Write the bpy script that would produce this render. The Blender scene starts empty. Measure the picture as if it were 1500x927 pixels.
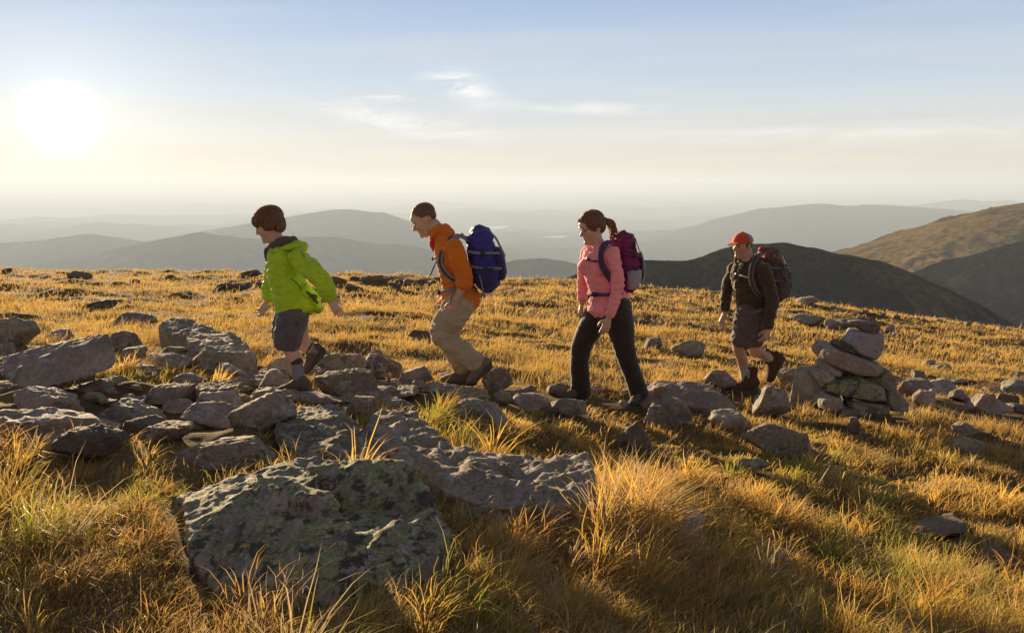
import bpy, bmesh, math, random
import numpy as np
from mathutils import Vector, Matrix

S = bpy.context.scene
COL = S.collection
R = math.radians
F = 1250.0                       # focal length in photo pixels (30 mm on a 36 mm sensor, photo 1500 px wide)
EYE = 271.0                      # photo row of eye level
PITCH = math.atan((463.5 - EYE) / F)

# ------------------------------------------------------------------ camera
cam_d = bpy.data.cameras.new('camera'); cam_d.lens = 30; cam_d.sensor_width = 36
cam_d.clip_start = 0.05; cam_d.clip_end = 400000
cam = bpy.data.objects.new('camera', cam_d); COL.objects.link(cam)
cam.location = (0, 0, 0); cam.rotation_euler = (math.pi/2 - PITCH, 0, 0)
S.camera = cam

def ray(px, py):
    """world direction, y component 1, through a photo pixel"""
    a = (px-750.0)/F; b = -(py-463.5)/F
    c, s = math.cos(PITCH), math.sin(PITCH)
    y = c + b*s; z = -s + b*c
    return Vector((a/y, 1.0, z/y))
def at(px, py, Y):
    return ray(px, py)*Y

# ------------------------------------------------------------------ world, sun, exposure
SUN_PX = (90, 178)
sd = ray(*SUN_PX).normalized()
SUN_AZ = math.atan2(sd.x, sd.y)          # negative: left of the view axis
SUN_EL_DISC = math.asin(sd.z)
SUN_EL = R(8.0)
sund = bpy.data.lights.new('sun', 'SUN'); sund.energy = 5.0; sund.angle = R(0.5)
sund.color = (1.0, 0.74, 0.44)
suno = bpy.data.objects.new('sun', sund); COL.objects.link(suno)
ldir = Vector((math.sin(SUN_AZ)*math.cos(SUN_EL), math.cos(SUN_AZ)*math.cos(SUN_EL), math.sin(SUN_EL)))
suno.rotation_euler = ldir.to_track_quat('Z', 'Y').to_euler()

S.view_settings.view_transform = 'Standard'
S.view_settings.look = 'None'
S.view_settings.exposure = 1.4
S.view_settings.gamma = 1.0

W = bpy.data.worlds.new('World'); S.world = W; W.use_nodes = True
nt = W.node_tree; N = nt.nodes; L = nt.links; N.clear()
def nn(nt_, typ, **kw):
    n = nt_.nodes.new(typ)
    for k, v in kw.items():
        if k.startswith('i_'):
            n.inputs[k[2:].replace('_', ' ')].default_value = v
        else: setattr(n, k, v)
    return n
def math_n(nt_, op, a, b=None, clamp=False):
    n = nt_.nodes.new('ShaderNodeMath'); n.operation = op; n.use_clamp = clamp
    for i, v in enumerate((a, b)):
        if v is None: continue
        if isinstance(v, (int, float)): n.inputs[i].default_value = v
        else: nt_.links.new(v, n.inputs[i])
    return n.outputs[0]
def ramp(nt_, fac, stops, interp='LINEAR'):
    n = nt_.nodes.new('ShaderNodeValToRGB'); n.color_ramp.interpolation = interp
    cr = n.color_ramp
    while len(cr.elements) < len(stops): cr.elements.new(0.5)
    for e, (p, c) in zip(cr.elements, stops):
        e.position = p; e.color = (c[0], c[1], c[2], 1) if isinstance(c, (tuple, list)) else (c, c, c, 1)
    nt_.links.new(fac, n.inputs[0]); return n.outputs[0]
def mixc(nt_, fac, a, b, mode='MIX'):
    n = nt_.nodes.new('ShaderNodeMix'); n.data_type = 'RGBA'; n.blend_type = mode
    for s, v in ((n.inputs[0], fac), (n.inputs[6], a), (n.inputs[7], b)):
        if isinstance(v, (int, float)): s.default_value = v
        elif isinstance(v, (tuple, list)): s.default_value = (v[0], v[1], v[2], 1)
        else: nt_.links.new(v, s)
    return n.outputs[2]

sky = nn(nt, 'ShaderNodeTexSky'); sky.sky_type = 'NISHITA'; sky.sun_disc = False
sky.sun_elevation = SUN_EL; sky.sun_rotation = SUN_AZ
sky.altitude = 1800; sky.air_density = 1.0; sky.dust_density = 0.25; sky.ozone_density = 1.5
bg1 = nn(nt, 'ShaderNodeBackground'); bg1.inputs[1].default_value = 0.05
L.new(mixc(nt, 1.0, sky.outputs[0], (0.06, 0.08, 0.12), 'MULTIPLY'), bg1.inputs[0])
tc = nn(nt, 'ShaderNodeTexCoord')
sep = nn(nt, 'ShaderNodeSeparateXYZ'); L.new(tc.outputs['Generated'], sep.inputs[0])
zz = sep.outputs[2]
# veil of thin high haze over the sky: cream at the horizon, pale blue higher up
grad = ramp(nt, math_n(nt, 'ADD', math_n(nt, 'MULTIPLY', zz, 1.0), 0.0), [
    (0.0, (0.76, 0.68, 0.59)), (0.012, (0.78, 0.67, 0.54)), (0.03, (0.78, 0.69, 0.58)), (0.06, (0.74, 0.71, 0.66)),
    (0.11, (0.57, 0.65, 0.72)), (0.20, (0.37, 0.49, 0.68)), (0.32, (0.28, 0.39, 0.60)), (0.45, (0.19, 0.23, 0.30)), (1.0, (0.15, 0.165, 0.20))])
dotn = nn(nt, 'ShaderNodeVectorMath', operation='DOT_PRODUCT')
L.new(tc.outputs['Generated'], dotn.inputs[0]); dotn.inputs[1].default_value = tuple(sd)
ang2 = math_n(nt, 'MAXIMUM', math_n(nt, 'SUBTRACT', 1.0, dotn.outputs['Value']), 0.0)   # ~ angle^2/2
def glow(k, amp):   # amp * exp(-ang2*k)
    return math_n(nt, 'MULTIPLY', math_n(nt, 'EXPONENT', math_n(nt, 'MULTIPLY', ang2, -k)), amp)
def glow2(k, amp):  # amp * exp(-angle*k)
    a = math_n(nt, 'SQRT', math_n(nt, 'MULTIPLY', ang2, 2.0))
    return math_n(nt, 'MULTIPLY', math_n(nt, 'EXPONENT', math_n(nt, 'MULTIPLY', a, -k)), amp)
g1 = math_n(nt, 'ADD', glow(7000.0, 14.0), glow2(16.0, 0.30))
g2 = glow2(5.0, 0.13)
def scale_col(col, val):
    n = nn(nt, 'ShaderNodeVectorMath', operation='SCALE'); n.inputs[0].default_value = col
    L.new(val, n.inputs['Scale']); return n.outputs[0]
def addv(a, b):
    n = nn(nt, 'ShaderNodeVectorMath', operation='ADD'); L.new(a, n.inputs[0]); L.new(b, n.inputs[1]); return n.outputs[0]
# wispy clouds on a plane high above: project the direction
zc = math_n(nt, 'ADD', math_n(nt, 'MAXIMUM', zz, 0.0), 0.03)
cx = math_n(nt, 'DIVIDE', sep.outputs[0], zc); cy = math_n(nt, 'DIVIDE', sep.outputs[1], zc)
comb = nn(nt, 'ShaderNodeCombineXYZ'); L.new(cx, comb.inputs[0]); L.new(cy, comb.inputs[1])
mp = nn(nt, 'ShaderNodeMapping'); L.new(comb.outputs[0], mp.inputs[0])
mp.inputs['Rotation'].default_value = (0, 0, R(-10)); mp.inputs['Scale'].default_value = (0.42, 1.0, 1)
mp.inputs['Location'].default_value = (1.3, 0.4, 0)
nz = nn(nt, 'ShaderNodeTexNoise'); nz.inputs['Scale'].default_value = 0.55; nz.inputs['Detail'].default_value = 9
nz.inputs['Roughness'].default_value = 0.62; nz.inputs['Distortion'].default_value = 0.9
L.new(mp.outputs[0], nz.inputs[0])
cl = ramp(nt, nz.outputs[0], [(0.50, 0.0), (0.72, 1.0)])
# two brighter wisps as in the photograph
def wisp(px, py, wx, wy, tilt, amp):
    d = ray(px, py).normalized()
    r_ = Vector((d.y, -d.x, 0)).normalized(); u_ = r_.cross(d)
    r2 = r_*math.cos(tilt) + u_*math.sin(tilt); u2 = -r_*math.sin(tilt) + u_*math.cos(tilt)
    a = nn(nt, 'ShaderNodeVectorMath', operation='DOT_PRODUCT'); L.new(tc.outputs['Generated'], a.inputs[0]); a.inputs[1].default_value = tuple(r2)
    b = nn(nt, 'ShaderNodeVectorMath', operation='DOT_PRODUCT'); L.new(tc.outputs['Generated'], b.inputs[0]); b.inputs[1].default_value = tuple(u2)
    aa = math_n(nt, 'POWER', math_n(nt, 'ABSOLUTE', math_n(nt, 'DIVIDE', a.outputs['Value'], wx)), 2.0)
    bb = math_n(nt, 'POWER', math_n(nt, 'ABSOLUTE', math_n(nt, 'DIVIDE', b.outputs['Value'], wy)), 2.0)
    front = math_n(nt, 'GREATER_THAN', sep.outputs[1], 0.2)
    return math_n(nt, 'MULTIPLY', math_n(nt, 'MULTIPLY', math_n(nt, 'EXPONENT', math_n(nt, 'MULTIPLY', math_n(nt, 'ADD', aa, bb), -1.0)), amp), front)
ws = math_n(nt, 'ADD', wisp(590, 178, 0.075, 0.011, R(-9), 1.0), math_n(nt, 'ADD', wisp(675, 127, 0.035, 0.016, R(-20), 0.9), wisp(570, 144, 0.028, 0.004, R(0), 0.7)))
ws = math_n(nt, 'ADD', ws, math_n(nt, 'ADD', wisp(900, 160, 0.11, 0.006, R(-3), 0.45), wisp(1250, 195, 0.2, 0.008, R(0), 0.3)))
nz2 = nn(nt, 'ShaderNodeTexNoise'); nz2.inputs['Scale'].default_value = 9.0; nz2.inputs['Detail'].default_value = 8
nz2.inputs['Roughness'].default_value = 0.65; nz2.inputs['Distortion'].default_value = 1.2
mp2 = nn(nt, 'ShaderNodeMapping'); L.new(tc.outputs['Generated'], mp2.inputs[0]); mp2.inputs['Scale'].default_value = (1.0, 1.0, 5.0)
mp2.inputs['Rotation'].default_value = (0, R(8), 0)
L.new(mp2.outputs[0], nz2.inputs[0])
wsn = math_n(nt, 'MULTIPLY', ws, ramp(nt, nz2.outputs[0], [(0.42, 0.0), (0.60, 1.0)]))
# long flat cloud banks just above the horizon
mp3 = nn(nt, 'ShaderNodeMapping'); L.new(tc.outputs['Generated'], mp3.inputs[0]); mp3.inputs['Scale'].default_value = (1.0, 1.0, 15.0)
nz3 = nn(nt, 'ShaderNodeTexNoise'); nz3.inputs['Scale'].default_value = 4.0; nz3.inputs['Detail'].default_value = 7; nz3.inputs['Roughness'].default_value = 0.55
L.new(mp3.outputs[0], nz3.inputs[0])
band = ramp(nt, zz, [(0.0, 0.0), (0.004, 0.3), (0.018, 1.0), (0.05, 0.7), (0.12, 0.45), (0.2, 0.0)])
bk = math_n(nt, 'MULTIPLY', band, ramp(nt, nz3.outputs[0], [(0.42, 0.0), (0.62, 1.0)]))
base = addv(grad, addv(scale_col((1.0, 0.93, 0.80), g1), scale_col((1.0, 0.80, 0.52), g2)))
high = ramp(nt, zz, [(0.0, 0.0), (0.03, 0.25), (0.12, 0.5), (0.5, 0.4), (0.8, 0.0)])
cf = math_n(nt, 'MULTIPLY', cl, high)
c1 = mixc(nt, math_n(nt, 'MULTIPLY', cf, 0.55), base, (0.80, 0.77, 0.73))
c2 = mixc(nt, math_n(nt, 'MULTIPLY', wsn, 1.0, True), c1, (1.15, 1.10, 1.05))
c3 = mixc(nt, math_n(nt, 'MULTIPLY', bk, 0.38, True), c2, mixc(nt, math_n(nt, 'MULTIPLY', glow2(6.0, 1.0), 1.0, True), (0.52, 0.52, 0.55), (1.2, 0.86, 0.5)))
bg2 = nn(nt, 'ShaderNodeBackground'); bg2.inputs[1].default_value = 0.37
# sky away from the sun warmed and kept bright, added fill for shaded sides
away = nn(nt, 'ShaderNodeVectorMath', operation='DOT_PRODUCT'); L.new(tc.outputs['Generated'], away.inputs[0]); away.inputs[1].default_value = tuple(Vector((sd.x*0.4, sd.y, 0)).normalized())
fill_tint = ramp(nt, math_n(nt, 'ADD', math_n(nt, 'MULTIPLY', away.outputs['Value'], 0.5), 0.5), [(0.0, (1.0, 0.80, 0.66)), (0.45, (0.85, 0.74, 0.66)), (0.78, 1.0), (1.0, 1.0)])
L.new(mixc(nt, 1.0, c3, fill_tint, 'MULTIPLY'), bg2.inputs[0])
ads = nn(nt, 'ShaderNodeAddShader'); L.new(bg1.outputs[0], ads.inputs[0]); L.new(bg2.outputs[0], ads.inputs[1])
wo = nn(nt, 'ShaderNodeOutputWorld'); L.new(ads.outputs[0], wo.inputs[0])

# ------------------------------------------------------------------ noise in numpy
_rs = np.random.RandomState(7)
_perm = _rs.permutation(256); _perm = np.concatenate([_perm, _perm, _perm])
_g = _rs.normal(size=(256, 3)); _g /= np.linalg.norm(_g, axis=1)[:, None]
_g = _g.astype(np.float32); _gx, _gy, _gz = [np.ascontiguousarray(_g[:, k]) for k in range(3)]
_perm = _perm.astype(np.int32)
def pnoise(p):
    p = np.asarray(p)
    fl = np.floor(p); f = (p-fl).astype(np.float32); i = fl.astype(np.int64) & 255
    ix, iy, iz = i[:, 0], i[:, 1], i[:, 2]; x, y, z = f[:, 0], f[:, 1], f[:, 2]
    u = x*x*x*(x*(x*6-15)+10); v = y*y*y*(y*(y*6-15)+10); w = z*z*z*(z*(z*6-15)+10)
    def cn(dx, dy, dz):
        h = _perm[_perm[_perm[ix+dx]+((iy+dy) & 255)]+((iz+dz) & 255)]
        return (x-dx)*_gx[h]+(y-dy)*_gy[h]+(z-dz)*_gz[h]
    if not z.any() :
        a0, a1, a2, a3 = cn(0, 0, 0), cn(1, 0, 0), cn(0, 1, 0), cn(1, 1, 0)
        l0 = a0+u*(a1-a0); l1 = a2+u*(a3-a2); return (l0+v*(l1-l0))*1.5
    l = []
    for dz in (0, 1):
        a0, a1, a2, a3 = cn(0, 0, dz), cn(1, 0, dz), cn(0, 1, dz), cn(1, 1, dz)
        l0 = a0+u*(a1-a0); l1 = a2+u*(a3-a2); l.append(l0+v*(l1-l0))
    return (l[0]+w*(l[1]-l[0]))*1.5
def fbm(p, octv=4, gain=0.5, lac=2.03):
    p = np.asarray(p, float); a = 1.0; s = np.zeros(len(p)); q = p.copy()
    for k in range(octv):
        s += a*pnoise(q + 17.3*k); a *= gain; q = q*lac
    return s
def ridged(p, octv=4, gain=0.5, lac=2.03):
    p = np.asarray(p, float); a = 1.0; s = np.zeros(len(p)); q = p.copy()
    for k in range(octv):
        s += a*(1-np.abs(pnoise(q+9.1*k))*2); a *= gain; q = q*lac
    return s

# ------------------------------------------------------------------ object helpers
def tag(o, label=None, cat=None, group=None, kind=None):
    if label: o['label'] = label
    if cat: o['category'] = cat
    if group: o['group'] = group
    if kind: o['kind'] = kind
    return o
def link(name, me, mat=None, parent=None, smooth=True):
    o = bpy.data.objects.new(name, me); COL.objects.link(o)
    if mat is not None:
        me.materials.clear(); me.materials.append(mat)
    if smooth: me.polygons.foreach_set('use_smooth', np.ones(len(me.polygons), dtype=bool))
    if parent is not None:
        o.parent = parent
    return o
def mesh_np(name, co, quads=None, tris=None):
    me = bpy.data.meshes.new(name)
    nq = 0 if quads is None else len(quads); ntr = 0 if tris is None else len(tris)
    me.vertices.add(len(co)); me.vertices.foreach_set('co', np.asarray(co, np.float32).ravel())
    me.loops.add(nq*4+ntr*3); me.polygons.add(nq+ntr)
    li = []
    if nq: li.append(np.asarray(quads, np.int32).ravel())
    if ntr: li.append(np.asarray(tris, np.int32).ravel())
    me.loops.foreach_set('vertex_index', np.concatenate(li))
    st = np.concatenate([np.arange(nq)*4, nq*4+np.arange(ntr)*3]).astype(np.int32)
    me.polygons.foreach_set('loop_start', st)
    me.update(calc_edges=True); me.validate()
    return me
def grid_mesh(name, X, Y, Z):
    n, m = X.shape
    co = np.stack([X.ravel(), Y.ravel(), Z.ravel()], 1)
    a = (np.arange(n-1)[:, None]*m+np.arange(m-1)[None, :]).ravel()
    return mesh_np(name, co, np.stack([a, a+1, a+m+1, a+m], 1))

# ------------------------------------------------------------------ materials
def new_mat(name):
    m = bpy.data.materials.new(name); m.use_nodes = True; m.node_tree.nodes.clear(); return m
def out(nt_, sh, vol=None):
    o = nt_.nodes.new('ShaderNodeOutputMaterial'); nt_.links.new(sh, o.inputs[0]); return o
def noise_n(nt_, vec, scale, detail=5, rough=0.55, dist=0.0):
    n = nt_.nodes.new('ShaderNodeTexNoise'); n.inputs['Scale'].default_value = scale; n.inputs['Detail'].default_value = detail
    n.inputs['Roughness'].default_value = rough; n.inputs['Distortion'].default_value = dist
    if vec is not None: nt_.links.new(vec, n.inputs['Vector'])
    return n.outputs[0]
def principled(nt_, col, rough=0.8, spec=0.3, normal=None, **kw):
    p = nt_.nodes.new('ShaderNodeBsdfPrincipled')
    if isinstance(col, (tuple, list)): p.inputs['Base Color'].default_value = (*col[:3], 1)
    else: nt_.links.new(col, p.inputs['Base Color'])
    if isinstance(rough, (int, float)): p.inputs['Roughness'].default_value = rough
    else: nt_.links.new(rough, p.inputs['Roughness'])
    p.inputs['Specular IOR Level'].default_value = spec
    if normal is not None: nt_.links.new(normal, p.inputs['Normal'])
    for k, v in kw.items(): p.inputs[k.replace('_', ' ')].default_value = v
    return p
def bump(nt_, h, strength=0.5, dist=0.02, prev=None):
    b = nt_.nodes.new('ShaderNodeBump'); b.inputs['Strength'].default_value = strength; b.inputs['Distance'].default_value = dist
    nt_.links.new(h, b.inputs['Height'])
    if prev is not None: nt_.links.new(prev, b.inputs['Normal'])
    return b.outputs[0]

def rock_mat(name, lichen=0.3, black=0.0, lc=1.0, base=(0.29, 0.235, 0.20), dark=(0.14, 0.11, 0.095), light=(0.46, 0.40, 0.345), scale=1.0, white=0.15):
    m = new_mat(name); t = m.node_tree
    tcn = t.nodes.new('ShaderNodeTexCoord'); vec = tcn.outputs['Object']
    oi = t.nodes.new('ShaderNodeObjectInfo')
    add = t.nodes.new('ShaderNodeVectorMath'); add.operation = 'ADD'; t.links.new(vec, add.inputs[0])
    sc = t.nodes.new('ShaderNodeVectorMath'); sc.operation = 'SCALE'; sc.inputs[0].default_value = (31, 17, 9); t.links.new(oi.outputs['Random'], sc.inputs['Scale'])
    t.links.new(sc.outputs[0], add.inputs[1]); v = add.outputs[0]
    big = noise_n(t, v, 2.5*scale, 6, 0.6, 0.4)
    fine = noise_n(t, v, 38*scale, 8, 0.7, 0.2)
    grain = noise_n(t, v, 160*scale, 3, 0.6)
    c = ramp(t, big, [(0.3, dark), (0.5, base), (0.72, light)])
    c = mixc(t, 0.55, c, ramp(t, fine, [(0.25, (0.09, 0.08, 0.08)), (0.5, (0.5, 0.5, 0.5)), (0.75, (1.0, 0.97, 0.93))]), 'OVERLAY')
    # rusty, brownish weathering patches
    rust = ramp(t, noise_n(t, v, 5*scale, 6, 0.65, 0.2), [(0.5, 0.0), (0.68, 0.5)])
    c = mixc(t, rust, c, (0.22, 0.135, 0.085))
    # object to object variation
    tone = math_n(t, 'ADD', math_n(t, 'MULTIPLY', oi.outputs['Random'], 0.5), 0.75)
    r7 = math_n(t, 'FRACT', math_n(t, 'MULTIPLY', oi.outputs['Random'], 7.3))
    c = mixc(t, math_n(t, 'MULTIPLY', r7, 0.45), c, (0.25, 0.175, 0.12))
    hs = t.nodes.new('ShaderNodeHueSaturation'); t.links.new(tone, hs.inputs['Value']); t.links.new(c, hs.inputs['Color']); c = hs.outputs[0]
    # lichen: yellow-green crusts, black crusts, pale grey spots
    ln = noise_n(t, v, 12*scale, 9, 0.74, 0.5)
    lg = ramp(t, ln, [(0.60-0.22*lichen, 0.0), (0.63-0.22*lichen, min(1.0, 0.35+lichen))])
    lcol = ramp(t, noise_n(t, v, 55*scale, 4, 0.6), [(0.3, (0.17, 0.165, 0.085)), (0.55, (0.31, 0.31, 0.175)), (0.75, (0.46, 0.46, 0.30))])
    c = mixc(t, lg, c, lcol)
    bn = noise_n(t, v, 15*scale, 9, 0.74, 0.15)
    c = mixc(t, ramp(t, bn, [(0.60-0.06*lichen-black, 0.0), (0.64-0.06*lichen-black, min(1.0, 0.4+lichen*0.6))]), c, (0.035, 0.030, 0.030))
    wn = noise_n(t, v, 17*scale, 8, 0.7, 0.2)
    c = mixc(t, ramp(t, wn, [(0.70-white, 0.0), (0.73-white, 0.75)]), c, (0.40, 0.38, 0.39))
    h = math_n(t, 'ADD', math_n(t, 'MULTIPLY', fine, 0.5), math_n(t, 'MULTIPLY', grain, 0.25))
    h = math_n(t, 'ADD', h, math_n(t, 'MULTIPLY', lg, 0.12))
    vor = t.nodes.new('ShaderNodeTexVoronoi'); vor.inputs['Scale'].default_value = 26*scale; t.links.new(v, vor.inputs['Vector'])
    h = math_n(t, 'ADD', h, math_n(t, 'MULTIPLY', vor.outputs['Distance'], 0.22))
    nrm = bump(t, h, 0.9, 0.022)
    p = principled(t, c, 0.82, 0.25, nrm); out(t, p.outputs[0]); return m

M_rock = rock_mat('granite', 0.1)
M_lichen = rock_mat('lichen_granite', 0.60, black=0.045, white=0.115, base=(0.36, 0.315, 0.285))
M_half = rock_mat('weathered_granite', 0.42)
M_pale = rock_mat('pale_granite', 0.3, base=(0.34, 0.31, 0.27), dark=(0.2, 0.18, 0.16), light=(0.5, 0.47, 0.42))
M_dark = rock_mat('dark_granite', 0.2, base=(0.12, 0.10, 0.085), dark=(0.06, 0.05, 0.045), light=(0.2, 0.175, 0.15), white=0.05)
M_speck = rock_mat('speckled_quartz', 0.15, base=(0.30, 0.29, 0.31), dark=(0.16, 0.15, 0.16), light=(0.55, 0.54, 0.57), white=0.31, scale=2.0)

# ground: thatch and peat between the tufts
m = new_mat('alpine_turf'); t = m.node_tree
tcn = t.nodes.new('ShaderNodeTexCoord'); v = tcn.outputs['Object']
a = noise_n(t, v, 1.2, 8, 0.65, 0.6); b = noise_n(t, v, 22, 6, 0.7)
c = ramp(t, a, [(0.3, (0.060, 0.040, 0.022)), (0.5, (0.13, 0.085, 0.038)), (0.7, (0.22, 0.15, 0.06))])
c = mixc(t, 0.6, c, ramp(t, b, [(0.3, (0.25, 0.25, 0.25)), (0.7, (0.8, 0.8, 0.8))]), 'OVERLAY')
nr = bump(t, b, 0.8, 0.03)
p = principled(t, c, 0.95, 0.1, nr); out(t, p.outputs[0]); M_turf = m

# grass: thin blades that let the low sun through
m = new_mat('dry_grass'); t = m.node_tree
at_ = t.nodes.new('ShaderNodeAttribute'); at_.attribute_name = 'tint'
df = t.nodes.new('ShaderNodeBsdfDiffuse'); tr = t.nodes.new('ShaderNodeBsdfTranslucent'); gl = t.nodes.new('ShaderNodeBsdfGlossy')
t.links.new(at_.outputs['Color'], df.inputs[0]); t.links.new(at_.outputs['Color'], tr.inputs[0])
gl.inputs['Roughness'].default_value = 0.5; gl.inputs['Color'].default_value = (1.0, 0.95, 0.85, 1)
m1 = t.nodes.new('ShaderNodeMixShader'); m1.inputs[0].default_value = 0.48
t.links.new(df.outputs[0], m1.inputs[1]); t.links.new(tr.outputs[0], m1.inputs[2])
m2 = t.nodes.new('ShaderNodeMixShader'); m2.inputs[0].default_value = 0.05
t.links.new(m1.outputs[0], m2.inputs[1]); t.links.new(gl.outputs[0], m2.inputs[2])
out(t, m2.outputs[0]); M_grass = m

def hill_mat(name, stops, sc, bs=0.6, bd=6.0):
    m = new_mat(name); t = m.node_tree
    g = t.nodes.new('ShaderNodeNewGeometry'); v = g.outputs['Position']
    a = noise_n(t, v, sc, 9, 0.66, 0.5); b = noise_n(t, v, sc*14, 6, 0.7)
    c = ramp(t, a, stops)
    c = mixc(t, 0.8, c, ramp(t, b, [(0.32, (0.05, 0.05, 0.05)), (0.68, (0.95, 0.95, 0.95))]), 'OVERLAY')
    p = principled(t, c, 1.0, 0.0, bump(t, b, bs, bd)); out(t, p.outputs[0]); return m
M_krumm = hill_mat('krummholz_slope', [(0.35, (0.012, 0.008, 0.006)), (0.52, (0.045, 0.027, 0.017)), (0.64, (0.17, 0.11, 0.055))], 0.009, 1.0, 18.0)
M_alp = hill_mat('alpine_grass_slope', [(0.40, (0.035, 0.028, 0.015)), (0.50, (0.13, 0.09, 0.035)), (0.66, (0.22, 0.15, 0.055))], 0.004, 0.6, 5.0)
M_forest = hill_mat('forest_hills', [(0.35, (0.03, 0.04, 0.028)), (0.6, (0.06, 0.06, 0.04)), (0.75, (0.12, 0.10, 0.07))], 0.0007, 0.5, 40.0)
# ------------------------------------------------------------------ terrain of the near ridge
COLS = [-300, 0, 430, 680, 890, 1110, 1265, 1500, 1800]
YS = [1.5, 2.5, 3.5, 5, 7, 9, 13, 20, 30, 45]
ZT = np.array([
 [-1.15, -1.16, -1.15, -1.22, -1.40, -1.60, -1.95, -2.55, -3.50, -4.80],
 [-1.17, -1.20, -1.19, -1.26, -1.46, -1.66, -2.02, -2.65, -3.65, -4.95],
 [-1.20, -1.25, -1.30, -1.40, -1.56, -1.76, -2.12, -2.78, -3.80, -5.05],
 [-1.25, -1.32, -1.40, -1.52, -1.68, -1.88, -2.28, -2.95, -4.00, -5.35],
 [-1.30, -1.38, -1.50, -1.68, -1.90, -2.10, -2.50, -3.20, -4.25, -5.50],
 [-1.38, -1.48, -1.64, -1.86, -2.08, -2.27, -2.75, -3.55, -4.70, -6.30],
 [-1.44, -1.56, -1.74, -1.95, -2.12, -2.33, -2.92, -3.85, -5.05, -7.0],
 [-1.50, -1.62, -1.80, -2.02, -2.22, -2.52, -3.15, -4.20, -5.62, -8.0],
 [-1.55, -1.68, -1.88, -2.12, -2.40, -2.72, -3.4, -4.60, -6.3, -9.0]])
_lu = np.linspace(-0.85, 0.85, 86); _ly = np.linspace(math.log(1.5), math.log(45), 120)
_cu = [(c-750)/F for c in COLS]
_g1 = np.array([np.interp(_ly, np.log(YS), r) for r in ZT])
_G = np.array([np.interp(_lu, _cu, _g1[:, j]) for j in range(len(_ly))]).T
def _blur(A, s, ax):
    k = np.exp(-0.5*(np.arange(-3*s, 3*s+1)/s)**2); k /= k.sum()
    P = np.pad(A, [(3*s, 3*s) if i == ax else (0, 0) for i in (0, 1)], mode='edge')
    if ax == 0: return sum(k[i]*P[i:i+A.shape[0]] for i in range(len(k)))
    return sum(k[i]*P[:, i:i+A.shape[1]] for i in range(len(k)))
_G = _blur(_blur(_G, 4, 0), 3, 1)
CREST_PX = [(-600, 392), (-100, 394), (0, 396), (350, 401), (600, 406), (830, 411), (1000, 426), (1150, 440), (1265, 457), (1400, 474), (1500, 487), (1700, 515), (2100, 560)]
_cru = np.array([(c[0]-750)/F for c in CREST_PX]); _crt = np.array([-ray(750, c[1]).z for c in CREST_PX])
def crest_y(u): return np.interp(u, [-0.8, -0.2, 0.1, 0.3, 0.45, 0.65], [46, 46, 44, 37, 33, 30])
def ground(x, y, micro=True):
    x = np.atleast_1d(np.asarray(x, float)); y = np.atleast_1d(np.asarray(y, float))
    yc = np.maximum(y, 1.5); u = np.clip(x/yc, -0.85, 0.85)
    cy_ = crest_y(u); ye = np.minimum(yc, cy_)
    fu = (u+0.85)/1.7*85; fy = (np.log(ye)-_ly[0])/(_ly[-1]-_ly[0])*119
    i = np.clip(fu.astype(int), 0, 84); j = np.clip(fy.astype(int), 0, 118); a = fu-i; b = fy-j
    z = _G[i, j]*(1-a)*(1-b)+_G[i+1, j]*a*(1-b)+_G[i, j+1]*(1-a)*b+_G[i+1, j+1]*a*b
    z = z+(EYE-262.0)/F*ye
    # blend into the skyline of the crest
    zc_ = -np.interp(u, _cru, _crt)*ye
    w = np.clip((ye-10)/(cy_-10), 0, 1)**1.5
    z = z*(1-w)+zc_*w
    over = np.maximum(yc-cy_, 0)
    z = z - over*0.16 - np.minimum(over, 150)**2*0.0012 - np.maximum(over-150, 0)*0.36
    if micro:
        P = np.stack([x, y, np.zeros_like(x)], 1)
        near = np.clip((y-1.0)/3, 0.35, 1)
        z = z + near*(0.095*pnoise(P*1.1+3.1) + 0.06*pnoise(P*2.6)) + 0.015*pnoise(P*7)
        far = np.clip((y-9)/12, 0, 1)*np.clip((60-y)/20, 0, 1)
        z = z + far*(0.26*pnoise(P*0.30+8.0)+0.11*pnoise(P*0.85+1.0))
    return z
def g0(x, y): return float(ground(x, y)[0])
_PY = np.geomspace(1.6, 60, 900)
def pix_ground(px, py):
    d = ray(px, py); h = ground(d.x*_PY, _PY)
    k = np.nonzero(d.z*_PY <= h)[0]; Y = float(_PY[k[0]]) if len(k) else 40.0
    return d*Y, Y

rows = np.concatenate([np.linspace(-8, 1.4, 40), np.geomspace(1.5, 60, 560), np.geomspace(61, 900, 60)])
cols = np.linspace(-1.25, 1.25, 560)
Yg = np.repeat(rows[:, None], len(cols), 1); Xg = cols[None, :]*np.maximum(Yg, 4.0+0*Yg)
Xg = cols[None, :]*np.maximum(Yg, 1.5)*np.where(Yg < 8, 1+(8-np.clip(Yg, 1.5, 8))*0.12, 1)
Zg = ground(Xg.ravel(), Yg.ravel()).reshape(Xg.shape)
tag(link('ground', grid_mesh('ground', Xg, Yg, Zg), M_turf), kind='structure')

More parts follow.
